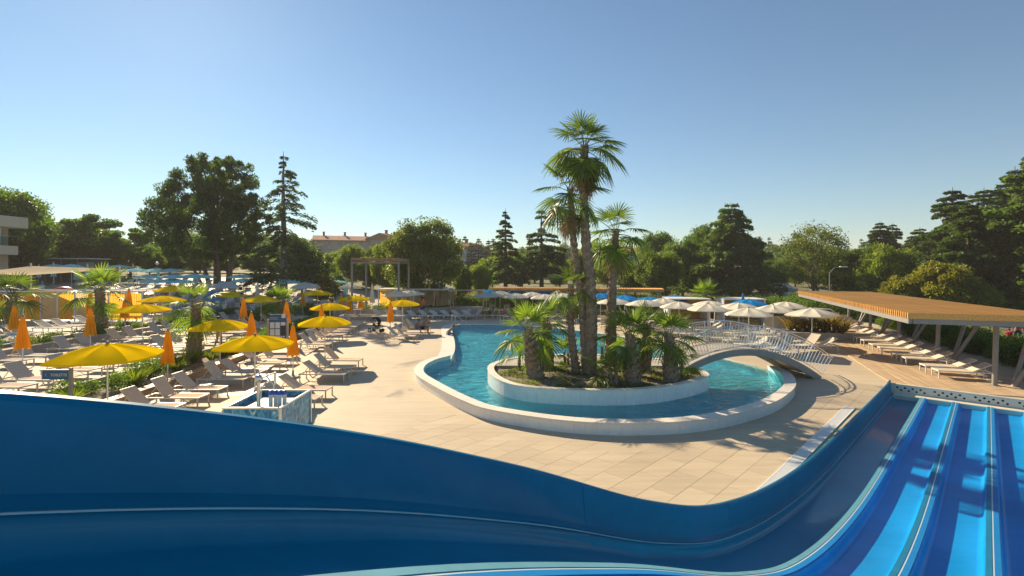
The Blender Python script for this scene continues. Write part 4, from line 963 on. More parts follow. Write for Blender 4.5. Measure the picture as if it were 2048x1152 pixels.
def broadleaf(seed, W, Ht, th, nc, per, ls, m_, bark='bark', stems=1, dens=.5, lean=0, asp=.62, zsq=.75, shape=None, flat=.0):
    rng = np.random.default_rng(seed); mb = MB(); cz = (th+Ht)/2; rz_ = (Ht-th)/2; cc = []
    while len(cc) < nc:
        p = rng.uniform(-1, 1, 3); q = np.linalg.norm(p)
        if q > 1 or q < .30: continue
        if p[2] < -.35 and math.hypot(p[0], p[1]) < .25: continue
        k = shape(p) if shape else 1.0
        cc.append(np.array((p[0]*W/2*k, p[1]*W/2*k, cz+p[2]*rz_)))
    cc = np.array(cc); bases = []
    for s in range(stems):
        a = 2*math.pi*s/max(1, stems)+.4; b0 = np.array((math.cos(a)*.28*(stems > 1), math.sin(a)*.28*(stems > 1), 0)); sp = (W*.16 if stems > 1 else W*.03)
        tp = np.array((math.cos(a)*sp+lean, math.sin(a)*sp, th+rz_*.55)); P_ = limb(mb, b0, tp, .030*Ht/(1+.35*(stems-1)), .012*Ht, 0, 6, rng, 9); bases.append([np.array(p) for p in P_])
    for c_ in cc[:: max(1, nc//34)]:
        st = min(bases, key=lambda P_: np.linalg.norm(P_[-1]-c_)); o = st[rng.integers(2, len(st))]; limb(mb, o, c_, .0085*Ht, .0022*Ht, .05, 4, rng, 5)
    cr_ = W*.115+.2; n = nc*per; idx = np.repeat(np.arange(nc), per); rad = cr_*rng.uniform(.6, 1.35, nc)[idx]
    v = rng.normal(size=(n, 3)); v /= np.linalg.norm(v, axis=1)[:, None]; v *= (rng.uniform(0, 1, n)**dens)[:, None]; v[:, 2] *= zsq
    cen = cc[idx]+v*rad[:, None]; d = rng.normal(size=(n, 3))+v*.8; d[:, 2] -= .15; d[:, 2] *= (1-flat)
    return mb.mesh('trunk', bark, 60), leaf_cloud('crown', cen, d, ls*rng.uniform(.6, 1.35, n), asp, m_, rng)
def conifer(seed, Rm, Ht, th, m_, levels, droop=.10, up=.12, per=190, ls=.34, bark='bark', pw=.75, plate=.26, hang=.0, nb=(4, 6), asp=.42, topthin=1.0, lop=0.0):
    """layered branches: each a bent limb carrying a flat spray of needle tufts"""
    rng = np.random.default_rng(seed); mb = MB(); mb.tube([(0, 0, 0), (.05, 0, Ht*.4), (-.04, .03, Ht*.75), (0, 0, Ht*.99)], [Ht*.026, Ht*.019, Ht*.010, .02], 9)
    C_, D_, S_ = [], [], []
    for lv in range(levels):
        f = (lv+rng.uniform(-.3, .3))/levels; f = min(.985, max(0, f)); z0 = lerp(th, Ht*.985, f); base = Rm*(1-f)**pw+.15
        for k in range(rng.integers(nb[0], nb[1]+1)):
            a = rng.uniform(0, 2*math.pi); L_ = base*rng.uniform(.55, 1.12)*(1+lop*math.cos(a)); o = np.array((math.cos(a), math.sin(a), 0)); sd = np.array((-math.sin(a), math.cos(a), 0))
            P_ = [np.array((0, 0, z0))+o*(L_*t)+np.array((0, 0, up*L_*t*1.6-(up*1.2+droop)*L_*t*t)) for t in np.linspace(0, 1, 6)]
            mb.tube([tuple(p) for p in P_], [max(.012, .016*L_*(1-t)+.012) for t in np.linspace(0, 1, 6)], 4, False)
            n = int(per*1.9*(L_/Rm)**1.1*topthin)+14; t = rng.uniform(.16, 1.03, n)**.8; w = plate*L_*np.sin(np.clip(t, 0, 1)*math.pi*.86+.15)*rng.uniform(-1, 1, n)
            tt = np.clip(t, 0, 1)*5; i0 = np.minimum(4, tt.astype(int)); A = np.array(P_); p = A[i0]+(A[i0+1]-A[i0])*(tt-i0)[:, None]
            p = p+sd*w[:, None]; p[:, 2] += rng.normal(0, .085*L_/3+.05, n)-hang*rng.uniform(0, 1, n)-np.abs(w)*.18
            C_.append(p); d = o*1.0+sd*np.sign(w)[:, None]*.7+rng.normal(0, .38, (n, 3)); d[:, 2] -= hang*1.5+.1; D_.append(d); S_.append(ls*1.25*rng.uniform(.55, 1.3, n)*(.7+.3*(1-f)))
    return mb.mesh('trunk', bark, 60), leaf_cloud('crown', np.concatenate(C_), np.concatenate(D_), np.concatenate(S_), asp, m_, rng)
# big stone pine on the sun terrace
def pine():
    rng = np.random.default_rng(5); mb = MB(); cc = []
    while len(cc) < 330:
        p = rng.uniform(-1, 1, 3); q = np.linalg.norm(p)
        if q > 1 or q < .3: continue
        if p[2] < -.82: continue
        x = p[0]*7.6; y = p[1]*6.4; top = 9.2+p[2]*(7.4 if p[2] > 0 else 7.0)
        if p[2] > 0: x = x*.86+1.3*p[2]+.5
        cc.append((x, y, top))
    cc = np.array(cc); stems = []
    for bx, by, tx, ty, tz, r0 in ((1.2, .2, 1.0, .3, 9, .40), (2.6, .4, 4.0, 1, 9.5, .42), (.6, -.3, -2.6, -.6, 8.0, .30), (-.6, .1, -5.0, .4, 6.2, .22), (1.8, -.2, 2.2, -2.2, 8, .28), (.9, .6, .2, 3.0, 8.4, .28)):
        a = np.array((bx, by, 0)); m = np.array((lerp(bx, tx, .25), lerp(by, ty, .2), tz*.33)); b = np.array((tx, ty, tz)); P_ = [np.array(q) for q in cr([a, m, b], 6)]
        mb.tube([tuple(q) for q in P_], [lerp(r0, r0*.35, i/(len(P_)-1)) for i in range(len(P_))], 9, False); stems.append(P_)
    for c_ in cc[::3]:
        o = min((q for st in stems for q in st[5:]), key=lambda q: np.linalg.norm(q-c_)+(3 if q[2] > c_[2] else 0)); limb(mb, o, c_, .10, .03, .04, 4, rng, 5)
    per = 210; n = len(cc)*per; idx = np.repeat(np.arange(len(cc)), per); v = rng.normal(size=(n, 3)); v /= np.linalg.norm(v, axis=1)[:, None]; v *= (rng.uniform(0, 1, n)**.5)[:, None]
    rad = rng.uniform(.55, 1.1, len(cc))[idx]; cen = cc[idx]+v*rad[:, None]*np.array((1, 1, .8)); d = v*.9+rng.normal(size=(n, 3))*.5+np.array((0, 0, .5))
    return mb.mesh('trunk', 'bark', 60), leaf_cloud('crown', cen, d, rng.uniform(.24, .48, n), .36, 'pine_leaf', rng)
pm = pine(); x, y = at_depth(428, 64); tree_obj('pine_tree', 'huge round crowned pine with several trunks over the sun terrace', x-1.0, y, *pm)
cd1 = conifer(11, 5.0, 17.6, 2.6, 'dark_leaf', 27, .24, .16, 95, .36, 'bark_grey', .85, .24, .16, (3, 6), .34, 1.0, .25)
x, y = at_depth(567, 58); tree_obj('cedar_tree', 'tall dark cedar with a bent thin tip beside the huge pine', x, y, *cd1, s=(1, 1, (zpix(300, 58)-H(x, y))/17.5))
b1 = broadleaf(21, 5.5, 8.5, 2.0, 90, 210, .26, 'olive_leaf')
x, y = at_depth(604, 63); tree_obj('broadleaf_tree', 'dark bushy tree between the bent tipped cedar and the red roofed flats', x, y, *b1, s=(.8, .9, .85))
# round tree by the circular planter
rt = broadleaf(31, 7.4, 8.4, 1.4, 150, 260, .21, 'olive_leaf', 'bark', 3, .5)
x, y = at_depth(850, 56); tree_obj('broadleaf_tree', 'round olive green tree standing in the planter beside the pavilion', x, y, *rt, z=.3, s=(1.1, 1.1, (zpix(441, 56)-.3)/8.4))
# pair of conifers in the centre
c2 = conifer(41, 3.5, 13.5, 1.5, 'cedar_leaf', 24, .16, .08, 170, .36, 'bark', .9, .27, .05)
x, y = at_depth(1011, 76); tree_obj('conifer_tree', 'slender pointed conifer behind the blue parasols', x, y, *c2, s=(.95, .95, (zpix(415, 76)-H(x, y))/13.4))
c3 = conifer(42, 4.4, 13.5, 3.0, 'dark_leaf', 12, .18, .10, 260, .38, 'bark', .62, .22, .16, (4, 6), .3)
x, y = at_depth(1083, 74); tree_obj('cedar_tree', 'open layered cedar with drooping tiers behind the blue parasols', x, y, *c3, s=(1, 1, (zpix(411, 74)-H(x, y))/13.4))
# big cedar right of the palms
c4 = conifer(51, 7.4, 12.8, 1.2, 'cedar_leaf', 24, .10, .20, 340, .40, 'bark', .66, .34, .05, (6, 9), .42)
x, y = at_depth(1462, 66); tree_obj('cedar_tree', 'broad spreading cedar with ragged top behind the cream parasols', x, y, *c4, s=(.88, .88, (zpix(402, 66)-H(x, y))/12.7))
# tall dark cedars at the right
c5 = conifer(61, 6.4, 17.5, 1.0, 'cedar_leaf', 30, .10, .14, 330, .40, 'bark', .62, .32, .06, (6, 9), .42)
c6 = conifer(62, 5.4, 15.5, 2.0, 'dark_leaf', 26, .12, .12, 300, .40, 'bark', .65, .30, .06, (6, 9), .42)
for px, Y, yt, me_, lab, sx in ((2075, 46, 285, c5, 'tallest layered cedar standing beyond the road behind the pergola', .95), (1968, 56, 372, c5, 'large cedar with long level boughs beyond the pergola roof', .95), (1905, 62, 372, c6, 'tall dark cedar filling the gap behind the yellowing tree', 1.0), (1938, 49, 400, c6, 'dark cedar whose boughs reach over the pergola roof', .8), (2030, 66, 330, c6, 'dark cedar rising between the two large layered ones', 1.1), (1840, 70, 452, c6, 'dark pointed conifer above the leafy trees by the road', .8), (1760, 78, 440, c6, 'dark blue green conifer cluster above the bushy roadside trees', .7), (1785, 82, 444, c6, 'further dark conifer standing close beside its twin', .65)):
    x, y = at_depth(px, Y); h0 = 17.4 if me_ is c5 else 15.4; tree_obj('cedar_tree', lab, x, y, *me_, rz=R.uniform(0, 6), s=(sx, sx, (zpix(yt, Y)-H(x, y))/h0))
# leafy trees, several kinds used along the edges of the park
g1 = broadleaf(71, 7.5, 7.6, .9, 150, 200, .27, 'green_leaf', dens=.6); g2 = broadleaf(72, 6.8, 7.0, .8, 130, 210, .26, 'bright_leaf', dens=.55); g3 = broadleaf(73, 8.0, 8.6, .8, 170, 200, .27, 'shrub_leaf', dens=.6)
g4 = broadleaf(74, 6.5, 6.0, .4, 120, 220, .26, 'yellowing_leaf', dens=.55); sp_ = broadleaf(75, 8.2, 9.4, 1.8, 110, 100, .22, 'olive_leaf', 'bark_grey', 2, .45)
g5 = broadleaf(76, 8.5, 8.2, 2.2, 60, 330, .30, 'shrub_leaf', 'bark', 1, .45, zsq=.35, flat=.4)
TREES = [ # photo x, depth, top y, mesh, label, height, spread
 (1630, 64, 446, sp_, 'thin leaved spreading tree with bare dark limbs showing', 9.6, 1.0),
 (1545, 74, 520, g3, 'dark leafy tree half behind the broad cedar', 8.7, .8), (1590, 84, 505, g1, 'green tree behind the thin leaved one', 7.8, .9),
 (1270, 70, 520, g2, 'bright green tree just right of the island palms', 7.1, .85), (1318, 64, 500, g1, 'mid green dense tree left of the broad cedar', 7.8, .9), (1365, 70, 478, g3, 'tall dark green tree touching the broad cedar', 8.8, .9), (1320, 82, 462, g3, 'dark tree top showing above the dense green one', 8.8, .8),
 (1410, 78, 448, g3, 'pale tipped tree rising behind the broad cedar', 8.8, .7),
 (1700, 60, 500, g1, 'green roadside tree behind the far end of the pergola', 7.8, .9), (1740, 66, 490, g3, 'dark green roadside tree with a full crown', 8.8, .9), (1775, 55, 482, g2, 'bright yellow green tree above the pergola roof', 7.1, .7), (1830, 52, 540, g1, 'low green tree against the pergola roof', 7.8, .75), (1885, 46, 528, g4, 'tree with yellowing leaves close behind the pergola', 6.1, .95), (1800, 48, 555, g4, 'low shrubby tree with yellow tips by the pergola', 6.1, .7), (1945, 44, 560, g1, 'leafy tree in the shade of the tall cedars', 7.8, .7),
 (985, 82, 510, g2, 'bright green tree left of the slender conifer', 7.1, .9), (960, 70, 522, g2, 'light green bush like tree near the lawn', 7.1, .6), (1045, 84, 505, g1, 'green tree between the two central conifers', 7.8, .8), (1120, 80, 512, g2, 'fresh green tree right of the drooping cedar', 7.1, .8), (1165, 76, 505, g1, 'green tree directly behind the tall palms', 7.8, .75), (1215, 82, 515, g2, 'green tree seen through the palm trunks', 7.1, .75),
 (650, 72, 520, g2, 'sunlit green tree in front of the red roofed flats', 7.1, .6), (705, 78, 485, g2, 'light green tree before the red roofed flats', 7.1, .7), (740, 74, 512, g1, 'green tree behind the tall canopy', 7.8, .7), (775, 70, 478, g2, 'green tree left of the round olive tree', 7.1, .55), (925, 66, 530, g1, 'dark green tree at the right flank of the round olive tree', 7.8, .45), (672, 66, 545, g1, 'low green tree under the flats', 7.8, .4),
 (60, 74, 478, g3, 'dark tree beside the hotel balcony', 8.8, .9), (105, 76, 490, g1, 'green tree beyond the dark fence', 7.8, .8), (150, 72, 468, g3, 'full dark tree behind the teal parasols', 8.8, .85), (180, 70, 424, g5, 'tree with flat layered sprays against the sky', 8.3, .85), (225, 74, 470, g3, 'dark leafy tree left of the spray topped ones', 8.8, .7), (262, 72, 452, g5, 'second tree with flat leafy sprays near the pine', 8.3, .8), (300, 78, 500, g1, 'lower green tree left of the huge pine', 7.8, .7), (340, 84, 505, g3, 'dark tree behind the huge pine trunks', 8.8, .8), (400, 88, 500, g3, 'shaded tree seen between the pine trunks', 8.8, .8), (455, 86, 510, g1, 'green tree right behind the pine trunks', 7.8, .8), (510, 84, 505, g3, 'dark tree between pine and cedar', 8.8, .8), (560, 84, 515, g2, 'sunlit tree behind the cedar trunk', 7.1, .8), (610, 80, 530, g2, 'bright low tree right of the cedar trunk', 7.1, .6),
 (668, 92, 500, g2, 'pale green tree in front of the tan apartment block', 7.1, .7), (718, 96, 497, g1, 'green tree before the gap between the two red roofs', 7.8, .6), (752, 90, 490, g2, 'light tree beside the grey gabled house', 7.1, .6),
 (20, 66, 378, g3, 'tall dark tree rising over the hotel roof', 8.8, .8), (-10, 60, 372, g3, 'tall dark tree behind the hotel', 8.8, .9), (48, 70, 430, g1, 'tree with a loose outline right of the hotel', 7.8, .55)]
for px, Y, yt, me_, lab, h0, sx in TREES:
    x, y = at_depth(px, Y); k = (zpix(yt, Y)-H(x, y))/h0; q = sx*max(.75, min(1.5, k))
    tree_obj('broadleaf_tree', lab, x, y, *me_, rz=R.uniform(0, 6.28), s=(q, q, k), group='park trees')
# far wood: rows of trees on the slope behind, each a cheap copy
bgm = [broadleaf(80+i, 9, 9, 1, 60, 90, .6, 'shrub_leaf') for i in range(2)]+[conifer(90, 2.8, 13, .8, 'dark_leaf', 14, .05, .05, 90, .7)]
for i in range(230):
    Y = R.uniform(96, 260); px = R.uniform(-250, 2300)
    if (610 < px < 960 or 60 < px < 150) and Y < 200: continue
    x, y = at_depth(px, Y); k = R.choice((0, 0, 1, 1, 2)); s = R.uniform(.7, 1.15)
    tree_obj('far_tree', ('dark conifer in the wood on the slope beyond the park' if k == 2 else 'tree in the wood on the slope beyond the park'), x, y, *bgm[k], group='far wood on the slope', rz=R.uniform(0, 6), s=(s, s, s*.9))
for px, yt, Y in ((905, 470, 140), (918, 472, 138), (930, 467, 142), (957, 472, 136), (977, 476, 140), (942, 482, 134), (112, 448, 190), (95, 444, 185)):
    x, y = at_depth(px, Y); tree_obj('far_conifer', 'pointed dark conifer on the skyline by the houses', x, y, *bgm[2], group='skyline conifers', rz=R.uniform(0, 6), s=(.9, .9, (zpix(yt, Y)-H(x, y))/13))

# ---- shrubs, hedges
def shrub_mesh(seed, r, h, n, ls, m_, blade=False):
    rng = np.random.default_rng(seed)
    if blade:
        a = rng.uniform(0, 6.28, n); t = rng.uniform(.2, .9, n); d = np.stack([np.cos(a)*t, np.sin(a)*t, np.full(n, 1.0)], 1); L_ = h*rng.uniform(.7, 1.2, n); d /= np.linalg.norm(d, axis=1)[:, None]
        base_ = np.stack([np.cos(a)*.06, np.sin(a)*.06, np.zeros(n)], 1); b = np.cross(d, rng.normal(size=(n, 3))); b /= np.linalg.norm(b, axis=1)[:, None]; w = ls
        m1 = base_+d*L_[:, None]*.55; tip = base_+d*L_[:, None]+np.stack([np.cos(a), np.sin(a), -np.ones(n)*.6], 1)*(L_*.16)[:, None]
        V = np.stack([base_-b*w*.4, base_+b*w*.4, m1+b*w*.5, m1-b*w*.5, tip], 1).reshape(-1, 3); i = np.arange(n)*5
        return numesh('shrub', V, np.concatenate([np.stack([i, i+1, i+2], 1), np.stack([i, i+2, i+3], 1), np.stack([i+3, i+2, i+4], 1)]), m_)
    v = rng.normal(size=(n, 3)); v /= np.linalg.norm(v, axis=1)[:, None]; v *= (rng.uniform(0, 1, n)**.4)[:, None]; c_ = v*np.array((r, r, h*.55))*(1+.25*np.sin(v[:, :1]*5)*np.cos(v[:, 1:2]*4)); c_[:, 2] += h*.52
    return leaf_cloud('shrub', c_, v+rng.normal(size=(n, 3))*.7, ls*rng.uniform(.6, 1.3, n), .5, m_, rng)
SH = {'round': shrub_mesh(1, .5, .7, 1100, .085, 'shrub_leaf'), 'bright': shrub_mesh(2, .45, .6, 900, .09, 'shrub_bright'), 'grass': shrub_mesh(3, .3, .75, 130, .03, 'shrub_bright', True), 'spiky': shrub_mesh(4, .3, 1.15, 60, .05, 'bronze_leaf', True), 'big': shrub_mesh(5, 1.0, 1.4, 2600, .12, 'shrub_leaf'), 'clip': shrub_mesh(6, .75, 1.1, 1800, .10, 'green_leaf'), 'bronze': shrub_mesh(7, 1.2, 2.4, 2400, .17, 'bronze_leaf')}
def shrub(k, x, y, z, s, label, group):
    return obj('shrub', SH[k], None, (x, y, z-.03), (0, 0, R.uniform(0, 6.28)), (s, s, s*R.uniform(.85, 1.15)), label, 'shrub', group)
for i in range(46):
    y = 14.5+i*.66+R.uniform(-.2, .2); xl = np.interp(y, (9, 25, 34, 47), (-15.2, -15.4, -15.75, -17.1)); xr = np.interp(y, (9, 26, 34, 47), (-14.0, -14.6, -15.2, -16.1)); x = R.uniform(xl, xr)
    k = R.choice(('round', 'grass', 'bright', 'round', 'grass')); shrub(k, x, y, .3, R.uniform(.75, 1.2), {'round': 'dark rounded shrub', 'grass': 'bright tuft of grassy leaves', 'bright': 'light green shrub'}[k]+' in the planting strip behind the timber edge', 'planting strip shrubs')
for i in range(26):
    y = 17+i*1.1; k = R.choice(('round', 'bright', 'grass')); shrub(k, R.uniform(-24.7, -24.0), y, .86, R.uniform(.7, 1.1), 'small green shrub in the raised bed on the retaining wall', 'raised bed shrubs')
for px, Y, s in ((440, 42, 1.0), (500, 41, 1.0), (525, 40, 1.1), (540, 42, 1.2), (585, 45, 1.0), (615, 45.8, 1.0), (655, 46, .9)):
    x, y = at_depth(px, Y); shrub('big', x, y, .5 if x < -15 else .2, s*.8, 'big dark shrub on the far end of the terraces', 'far terrace shrubs')
for px, py in ((735, 632), (766, 632)):
    x, y, z = gd(px, py); shrub('clip', x, y, z+.2, 1.0, 'rounded green bush in the low wall planter behind the pushchair', 'planter bushes')
pb = thing('low_planter', 'low concrete planter wall with two green bushes behind the pushchair', 'planter', (*at_depth(750, 45), .22)); 
for yy in (-1.0, .9): MB().box((0, yy, .18), (6.2, .2, .46)).build('side', 'concrete', pb)
for xx in (-3.0, 3.0): MB().box((xx, -.05, .18), (.2, 1.7, .458)).build('end', 'concrete', pb)
MB().box((0, -.05, .16), (5.8, 1.7, .3)).build('soil_fill', 'soil', pb)
for i in range(40):
    a = -1+i*.62; b = 2.9+R.uniform(-.3, .9); p = pp(a, b); shrub(R.choice(('round', 'big', 'big', 'bright')), p[0], p[1], H(*p)+zg(*p)*.4, R.uniform(.7, 1.0), 'leafy hedge shrub behind the pergola loungers', 'hedge behind the pergola')
for i in range(26):
    a = -1+i*1.0; b = 4.4+R.uniform(-.3, .6); p = pp(a, b); shrub('big', p[0], p[1], H(*p), R.uniform(.6, .95), 'leafy hedge shrub between pergola and road', 'roadside hedge')
x, y = at_depth(650, 58); shrub('bronze', x, y, H(x, y), 1.25, 'bronze tinted rounded shrub tree among the teal parasols', None)
for i in range(7):
    x, y = at_depth(1580+i*17, 33.6-.3*i); shrub('spiky', x, y, .65, R.uniform(.9, 1.25), 'spiky long leaved plant in the concrete planter by the pergola', 'spiky planter plants')
cp = thing('concrete_planter', 'long low concrete planter holding spiky plants beside the pergola', 'planter', (20.0, 32.6, .22), -.12)
for yy in (-.7, .7): MB().box((0, yy, .22), (5.4, .16, .5)).build('side', 'concrete', cp)
for xx in (-2.62, 2.62): MB().box((xx, 0, .22), (.16, 1.24, .498)).build('end', 'concrete', cp)
MB().box((0, 0, .2), (5.08, 1.24, .40)).build('soil_fill', 'soil', cp)
# hedge line behind the far pergola and the pavilion
for i in range(44):
    x = -12+i*1.0; y = 56.5-.09*i+R.uniform(-.3, .3); shrub('big', x, y, H(x, y), R.uniform(.95, 1.25), 'dark hedge shrub in the line behind the far pergola', 'hedge behind the far pergola')
for i in range(22):
    x = 18+i*.85; y = 47+.5*i+R.uniform(-.5, .5); shrub('big', x, y, H(x, y), R.uniform(.9, 1.5), 'dark shrub under the broad cedar', 'shrubs under the cedar')
for i in range(30):
    px = 1560+i*17; Y = R.uniform(44, 52); x, y = at_depth(px, Y); shrub('big', x, y, H(x, y), R.uniform(1.0, 1.7), 'tall roadside undergrowth shrub below the trees', 'roadside undergrowth')
# dry grass on the lawn beyond the hedge
rng = np.random.default_rng(9); n = 16000; gxs = rng.uniform(-8, 24, n); gys = rng.uniform(58, 82, n); gz = np.array([H(a, b) for a, b in zip(gxs, gys)])-.06; ang_ = rng.uniform(0, 6.28, n); hh = rng.uniform(.1, .3, n)
V = np.stack([np.stack([gxs, gys, gz], 1), np.stack([gxs+np.cos(ang_)*.07, gys+np.sin(ang_)*.07, gz], 1), np.stack([gxs+rng.normal(0, .08, n), gys+rng.normal(0, .08, n), gz+hh], 1)], 1).reshape(-1, 3)
obj('dry_grass', numesh('dry_grass', V, np.arange(3*n).reshape(-1, 3), 'grass_blade'), kind='stuff', label='dry yellow grass on the lawn beyond the hedge')

# ================================================================== buildings
def house(name, label, px, Y, yroof, w, d, wall, rz=0.0, storeys=3, cols=5, eave=.5, zb=None, roofh=1.6, chim=2):
    x, y = at_depth(px, Y); zb = H(x, y)-.3 if zb is None else zb; top = zpix(yroof, Y)-zb; hw = top-roofh
    t = thing(name, label, 'building', (x, y, zb), rz)
    MB().box((0, 0, hw/2), (w, d, hw)).build('wall', wall, t)
    V_ = [(-w/2-eave, -d/2-eave, hw), (w/2+eave, -d/2-eave, hw), (w/2+eave, d/2+eave, hw), (-w/2-eave, d/2+eave, hw), (-w/2-eave, 0, top), (w/2+eave, 0, top)]
    rf = MB().add(V_+[(a, b, c_-.18) for a, b, c_ in V_[:4]], [(0, 1, 5, 4), (2, 3, 4, 5), (1, 2, 5), (3, 0, 4), (9, 8, 7, 6), (0, 6, 7, 1), (1, 7, 8, 2), (2, 8, 9, 3), (3, 9, 6, 0)]).build('roof', 'roof_tile', t)
    rm = MB().box((0, 0, 0), (.22, math.hypot(d/2+eave, roofh), .10)).mesh('tile_course', 'roof_tile')
    for k in range(int((w+2*eave)/.5)):
        obj('tile_course', rm, rf, (-w/2-eave+.25+k*.5, -(d/2+eave)/2, hw+roofh/2+.03), (math.atan2(roofh, d/2+eave), 0, 0))
    for k in range(chim):
        cx = lerp(-w*.35, w*.35, k/max(1, chim-1)) if chim > 1 else 0; c_ = MB().box((cx, .6, top+.1), (.6, .6, 1.9)).build('chimney', 'chimney', rf); MB().box((cx, .6, top+1.12), (.8, .8, .14)).build('chimney_cap', 'roof_tile', c_)
    sh = hw/storeys
    for s in range(storeys):
        for k in range(cols):
            wx = lerp(-w/2+w/cols/2, w/2-w/cols/2, k/max(1, cols-1)); z0 = s*sh+sh*.30; ww, wh = min(1.3, w/cols*.5), sh*.48
            f = MB().box((wx, -d/2-.02, z0+wh/2), (ww+.16, .06, wh+.16)).build('window', 'plaster_white', t); MB().box((wx, -d/2-.055, z0+wh/2), (ww, .02, wh)).build('pane', 'glass_dark', f)
            if (s+k) % 3 == 0 and s > 0:
                bl = MB().box((wx, -d/2-.55, z0-.35), (w/cols*.85, 1.1, .16)).build('balcony', 'plaster_white', t); MB().box((wx, -d/2-1.06, z0+.15), (w/cols*.85, .07, .84)).build('railing', wall, bl)
    return t
house('apartment_house', 'tan apartment block with red tiled roof and chimneys behind the trees', 690, 150, 472, 17, 10, 'plaster_tan', .35, 4, 6, chim=3)
house('apartment_house', 'lower white house with red roof right of the tan block', 738, 165, 483, 9, 9, 'plaster_white', .2, 3, 3, chim=2)
house('apartment_house', 'grey gabled house peeping over the round olive tree', 776, 150, 468, 8, 9, 'plaster_tan', 1.2, 3, 3, chim=1)
house('apartment_house', 'white balconied house with red roof right of the round olive tree', 931, 140, 487, 6.5, 9, 'plaster_white', -.5, 3, 2, chim=1)
house('apartment_house', 'bluish house with pink tiled roof on the left skyline', 122, 190, 445, 9, 8, 'plaster_blue', .3, 3, 3, chim=1)
house('apartment_house', 'small house with pale roof half hidden by skyline trees', 84, 200, 452, 8, 8, 'plaster_white', -.2, 3, 3, chim=1)
house('apartment_house', 'white block glimpsed behind the medium tall palm', 1246, 150, 495, 9, 9, 'plaster_white', .2, 3, 3, chim=0)
# hotel at the left edge
hx, hy = -61.0, 47.0                                        # its long side wall faces the pool
ht = thing('hotel', 'modern hotel wing with deep pale fascia and glass balcony', 'building', (hx, hy, 0))
zf = lambda py: zpix(py, 53)
MB().bbox((0, 0, (zf(434)+zf(456))/2), (17.6, 14, zf(434)-zf(456)), .05).build('roof_slab', 'fascia', ht)
MB().bbox((-.3, -.3, (zf(492)+zf(510))/2), (17.6, 13, zf(492)-zf(510)), .04).build('balcony_slab', 'fascia', ht)
MB().box((-.4, .3, (zf(456)+.5)/2), (15.4, 12, zf(456)-.5)).build('wall', 'plaster_tan', ht)
for k in range(5): MB().box((7.33, -4.6+k*2.3, (zf(459)+zf(490))/2), (.08, 2.0, zf(459)-zf(490)-.1)).build('glazing', 'glass_dark', ht)
for k in range(5): MB().box((8.4, -5.2+k*2.42, (zf(474)+zf(492))/2), (.03, 2.36, zf(474)-zf(492))).build('balcony_glass', 'glass', ht)
MB().beam((8.4, -6.6, zf(473)), (8.4, 6.1, zf(473)), .06, .05).build('handrail', 'steel', ht)
for k in range(3): MB().box((8.0, -4.5+k*4.6, (zf(456)+zf(492))/2), (.22, .22, zf(456)-zf(492)-.02)).build('column', 'plaster_white', ht)
for k in range(4): MB().box((7.2, -5+k*3.4, (zf(510)+.4)/2), (.35, .35, zf(510)-.4)).build('column', 'plaster_white', ht)
fe = thing('service_building', 'long low dark walled building with pale roof edge behind the sail', 'building', (*at_depth(118, 66), H(-60, 66)-.3))
MB().box((0, 0, 1.6), (10.5, 3, 3.2)).build('wall', 'wall_dark', fe); MB().box((0, -.1, 3.28), (11, 3.6, .14)).build('roof', 'plaster_white', fe); MB().box((5.0, -1.7, 1.4), (1.6, .6, 2.8)).build('door_bay', 'grey_metal', fe)
for k in range(5): MB().box((-4.6+k*2.1, -1.56, 1.6), (.12, .12, 3.2)).build('post', 'grey_metal', fe)

# ---- curtained cabanas
def curtain_panel(t, x0, x1, y, z0, z1, m_, seed):
    rr = random.Random(seed); n = 28; secs = []
    for k in range(n+1):
        x = lerp(x0, x1, k/n); d = .06*math.sin(k*1.45+rr.uniform(-.3, .3)); secs.append([(x, y+d*.5, z1), (x, y+d, (z0+z1)/2), (x, y+d*1.25, z0)])
    MB().loft(secs).build('curtain', m_, t, 70)
cb = thing('curtained_cabana', 'row of cabanas hung with orange and beige curtains on the upper terrace', 'cabana', (*at_depth(140, 37), T2))
cw = (285-(-20))/1000*37; x0 = -(140+20)/1000*37
npan = 9
for k in range(npan):
    a, b = x0+cw*k/npan, x0+cw*(k+1)/npan; curtain_panel(cb, a+.06, b-.06, R.uniform(-.05, .05), .12, 2.05, ('curtain', 'curtain_pale')[k % 2 if k < 6 else (k % 3 == 0)], k)
for k in range(npan+1):
    for yy in (0, 3.0): MB().box((x0+cw*k/npan, yy, 1.07), (.08, .08, 2.14)).build('post', 'white_metal', cb)
for yy in (-.02, 3.02): MB().box((x0+cw/2, yy, 2.2), (cw+.1, .1, .1)).build('beam', 'white_metal', cb)
pv_ = thing('pavilion', 'curtained beige pavilion with white canopy behind the pale parasols', 'cabana', (*at_depth(800, 54), .5))
for k in range(5): curtain_panel(pv_, -2.2+k*1.5+.05, -.8+k*1.5+.05, 0, .1, 2.0, 'curtain' if k == 0 else 'curtain_pale', 30+k)
MB().box((1.5, 1.5, 2.12), (7.8, 3.2, .10)).build('roof', 'white_metal', pv_)
for xx in (-2.3, 1.5, 5.3):
    for yy in (-.06, 3): MB().box((xx, yy, 1.0), (.1, .1, 2.2)).build('post', 'white_metal', pv_)
